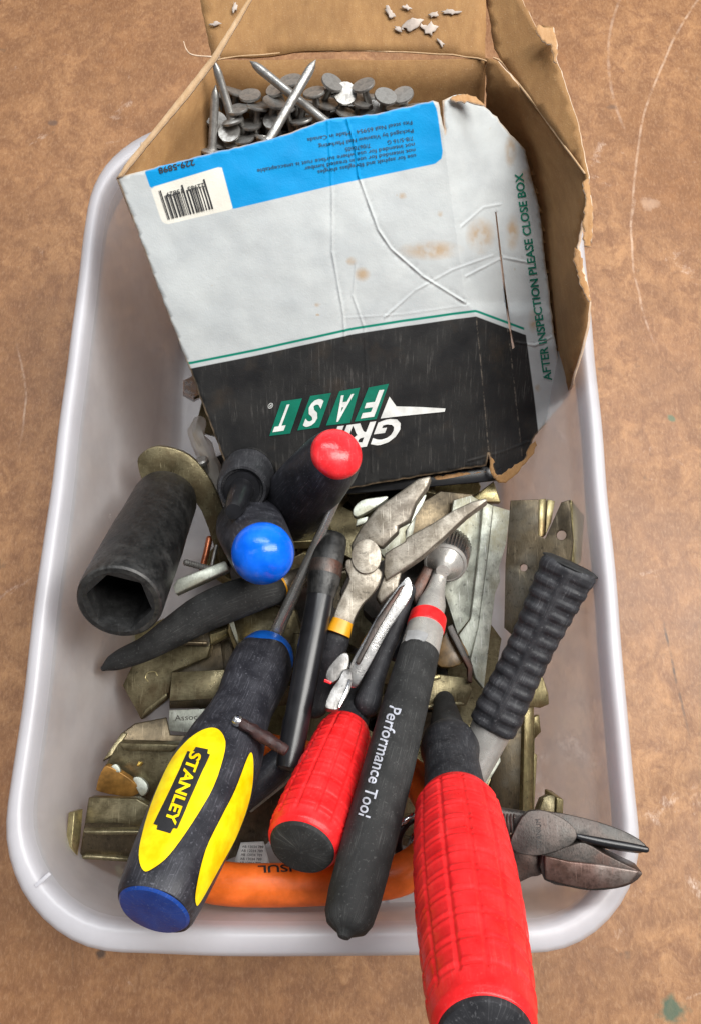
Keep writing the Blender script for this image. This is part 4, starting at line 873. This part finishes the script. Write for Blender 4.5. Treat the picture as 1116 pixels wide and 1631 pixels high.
r2 = Rod('small_bolt', (335, 768, .055), (321, 733, .066), 'small steel bolt head up in the gap left of the wheel adaptor', 'bolt')
r2.part('shank', [(0, 5), (34, 6)], NAIL, seg=20); r2.part('head', [(32, 6), (33, 11), (38, 11), (40, 8)], NAIL, seg=20)

# ------------------------------------------------------------------ diagonal cutters
t = empty('diagonal_cutters', P(860, 1360, .09), 'rusty dark steel diagonal cutters pointing right over the bin rim', 'cutters')
addpart(t, 'upper_jaw', smooth_poly([(846, 1293), (880, 1293), (905, 1297), (950, 1308), (990, 1322), (1018, 1337), (1031, 1350), (1027, 1356), (1005, 1354), (960, 1347), (925, 1341), (916, 1328), (905, 1345), (865, 1362), (850, 1330)], True, 2), (.127, .002, .003), DARKST, .009, .0022)
addpart(t, 'lower_jaw', smooth_poly([(862, 1360), (905, 1348), (930, 1342), (960, 1359), (1000, 1379), (1021, 1389), (1020, 1396), (1006, 1408), (980, 1416), (940, 1419), (905, 1413), (866, 1402)], True, 2), (.1265, .002, -.004), DARKST, .010, .0022)
addpart(t, 'bevel_face', [(866, 1363), (905, 1372), (960, 1378), (1018, 1388), (1004, 1406), (980, 1414), (940, 1417), (905, 1411), (868, 1401)], (.1275, .002, -.004), metal('rusty_jaw', (.1, .055, .042), (.16, .1, .085), .4, .6, (.24, .21, .19), 60), .0015, .0006)
tube('cutting_edge', [(920, 1332, .1290, 4), (960, 1341, .1290, 6), (1000, 1348, .1292, 6), (1028, 1353, .1292, 5)], PLBLK, t, seg=12, flat=.6)
jn = addpart(t, 'joint', smooth_poly([(818, 1325), (838, 1294), (870, 1292), (905, 1310), (918, 1330), (905, 1348), (862, 1362), (828, 1360), (812, 1348)], True, 3), (.1300, .002, 0), DARKST, .006, .0016)
write('stamped_letters', 'TITANIUM', (862, 1352), (-2, -48), (-8, .5), jn, IMPIN, t, bold=0)
addpart(t, 'handle_root', [(735, 1282), (790, 1286), (845, 1294), (830, 1325), (800, 1328), (735, 1322)], (.121, .004, 0), DARKST, .008, .0015)
addpart(t, 'handle_root', [(735, 1335), (812, 1338), (862, 1362), (866, 1398), (846, 1400), (820, 1412), (800, 1418), (735, 1412)], (.120, .004, -.004), DARKST, .010, .0025)
sp = []
for k in range(60):
    a = k / 60 * 7 * 2 * math.pi; sp.append((782 + k * .62, 1312 + 15 * math.sin(a), .1275 + .0028 * math.cos(a), 1.6))
tube('spring', sp, DARKST, t, seg=6, sub=2)

# ------------------------------------------------------------------ chrome jaws, dark handles
t = empty('chrome_nippers', P(570, 1050, .08), 'grimy chrome plier jaw with curled bright tip above the small red sleeve', 'pliers')
addpart(t, 'arm', smooth_poly([(640, 926), (652, 920), (655, 950), (622, 1000), (585, 1068), (566, 1096), (550, 1085), (556, 1060), (585, 1008), (610, 965)], True, 3), (.097, 0, -.003), DCHROME, .008, .002)
addpart(t, 'arm_rib', [(636, 935), (645, 930), (590, 1025), (572, 1060), (565, 1056), (600, 985)], (.0995, 0, -.003), DARKST, .002, .0008)
addpart(t, 'tip', smooth_poly([(519, 1080), (524, 1062), (545, 1040), (556, 1045), (552, 1068), (530, 1088)], True, 3), (.102, 0, 0), CHROME2, .006, .0015)
addpart(t, 'tip_mark', [(517, 1081), (529, 1086), (527, 1090), (516, 1086)], .1025, REDCAP, .001, .0002)
addpart(t, 'claw', smooth_poly([(546, 1068), (556, 1066), (561, 1080), (556, 1102), (541, 1127), (530, 1130), (518, 1124), (528, 1098), (540, 1082)], True, 3), (.1055, -.004, .006), CHROME2, .004, .0016)
addpart(t, 'claw_edge', [(556, 1080), (560, 1084), (551, 1110), (541, 1128), (538, 1126), (548, 1104)], (.1068, -.004, .006), CHROME, .001, .0003)
t = empty('black_handled_pliers', P(600, 1050, .06), 'pliers with slim black handles in the gap right of the chrome jaw', 'pliers')
tube('handle', [(650, 940, .075, 12), (628, 1000, .078, 13), (600, 1070, .083, 16), (585, 1120, .086, 22)], BLACK, t)
tube('handle', [(668, 950, .065, 11), (655, 990, .065, 12), (630, 1040, .06, 14)], PLBLK, t)
addpart(t, 'jaw', [(655, 935), (675, 900), (690, 905), (672, 950), (660, 965)], .07, DARKST, .006, .001)
t = empty('cable_cutters', P(420, 1240, .06), 'black handle end curling between the yellow-black and small red handles', 'pliers')
tube('handle', [(470, 1150, .075, 20), (462, 1195, .078, 22), (430, 1230, .08, 26), (392, 1262, .078, 26), (370, 1290, .07, 20)], BLUEBLK, t)
t = empty('coiled_lead', P(650, 1320, .05), 'dark looped wire with a bright threaded end between the grips', 'wire')
tube('loop', [(690, 1296, .085, 6), (660, 1302, .088, 7), (640, 1318, .09, 8), (632, 1342, .09, 8), (638, 1365, .088, 7)], PLBLK, t)
tube('loop', [(690, 1312, .08, 6), (668, 1325, .083, 7), (655, 1345, .083, 7), (658, 1370, .08, 7)], DCHROME, t)
tube('threaded_end', [(638, 1312, .0925, 4), (655, 1300, .0925, 4), (668, 1295, .0925, 4)], CHROME, t, seg=10, mod=lambda l, a: 1 + .3 * math.cos(l * 5000))

# ------------------------------------------------------------------ orange sleeve
t = empty('orange_handle', P(480, 1420, .05), 'orange rubber tool handle looping along the front wall of the bin', 'tool handle')
og = tube('sleeve', [(395, 1180, .055, 20), (470, 1200, .05, 22), (560, 1212, .05, 24), (650, 1232, .06, 27), (692, 1290, .08, 29), (688, 1350, .092, 30), (640, 1392, .099, 31), (560, 1405, .100, 31), (470, 1409, .100, 32), (380, 1409, .100, 32), (325, 1400, .099, 32), (285, 1380, .094, 30)], ORG, t, seg=32)
write('sleeve_print', 'INSUL', (487, 1377), (-76, 3), (1, 11), og, BLACKP, t, bold=.02, off=.0003)
c = sheet('barcode_sticker', [(372, 1378), (384, 1342), (420, 1340), (432, 1384)], (.06, 0, 0), WHITE, .0006, None, bump=.0003, spacing=9); tag(c, 'white printed sticker behind the orange handle near the red butt', 'sticker')
for k in range(5): write('sticker_print', 'AB 12034 789', (386 - k, 1350 + k * 6.5), (34, 1), (0, -4), caster(bvh(c), .0003), BLACKP, c, bold=.0)
c = sheet('clear_package', [(398, 1432), (640, 1420), (665, 1396), (668, 1440), (640, 1452), (402, 1458)], (.085, 0, 0), bin_mat('clear_film', .6, (.8, .8, .82)), .0008, None, spacing=8, bump=.004); tag(c, 'crumpled clear plastic package with faint print under the orange handle', 'package')
write('faint_print', '|||| 0 47 |||| ||| 8203', (420, 1452), (200, -12), (0, -10), caster(bvh(c), .0004), plain('grey_print', (.25, .25, .27), .5), c, bold=.0)
# plastic bag, nut, copper rod at left
BAG = bin_mat('clear_bag', .5, (.75, .72, .66))
tube('plastic_bag', [(318, 672, .06, 10), (314, 690, .062, 13), (322, 712, .062, 14), (336, 735, .06, 13), (345, 765, .055, 12), (350, 800, .05, 10)], BAG, None, seg=20, mod=lambda l, a: 1 + .5 * noise.noise((l * 120, a * 1.5, 2)))
tag(bpy.data.objects['plastic_bag'], 'crumpled clear plastic bag scrap along the carton edge', 'plastic bag')
plate('amber_scrap', [(306, 690), (318, 684), (330, 715), (340, 745), (330, 742), (312, 712)], .055, plain('brass_scrap', (.4, .24, .08), .35, .3, .8), 'brass scrap inside the clear bag', 'metal chip', .003)
r2 = Rod('hex_nut', (309, 622, .045), (309, 616, .054), 'bright steel nut half hidden by the carton edge', 'nut')
V6 = lambda m, th, q: q / math.cos(((th) % (math.pi / 3)) - math.pi / 6) * .88
r2.part('nut_body', [(0, 17), (.1, 19), (.9, 19), (1, 17)], CHROME, 't', seg=48, mod=V6)
tube('copper_rod', [(334, 858, .05, 5), (328, 885, .052, 5), (322, 905, .054, 5)], COPPER, None, seg=14); tag(bpy.data.objects['copper_rod'], 'thin coppery red rod between the socket and the blue-capped handle', 'rod')
tube('grey_wire', [(345, 870, .055, 3), (338, 900, .055, 3)], NAIL, None, seg=10); tag(bpy.data.objects['grey_wire'], 'short grey wire beside the coppery rod', 'wire')
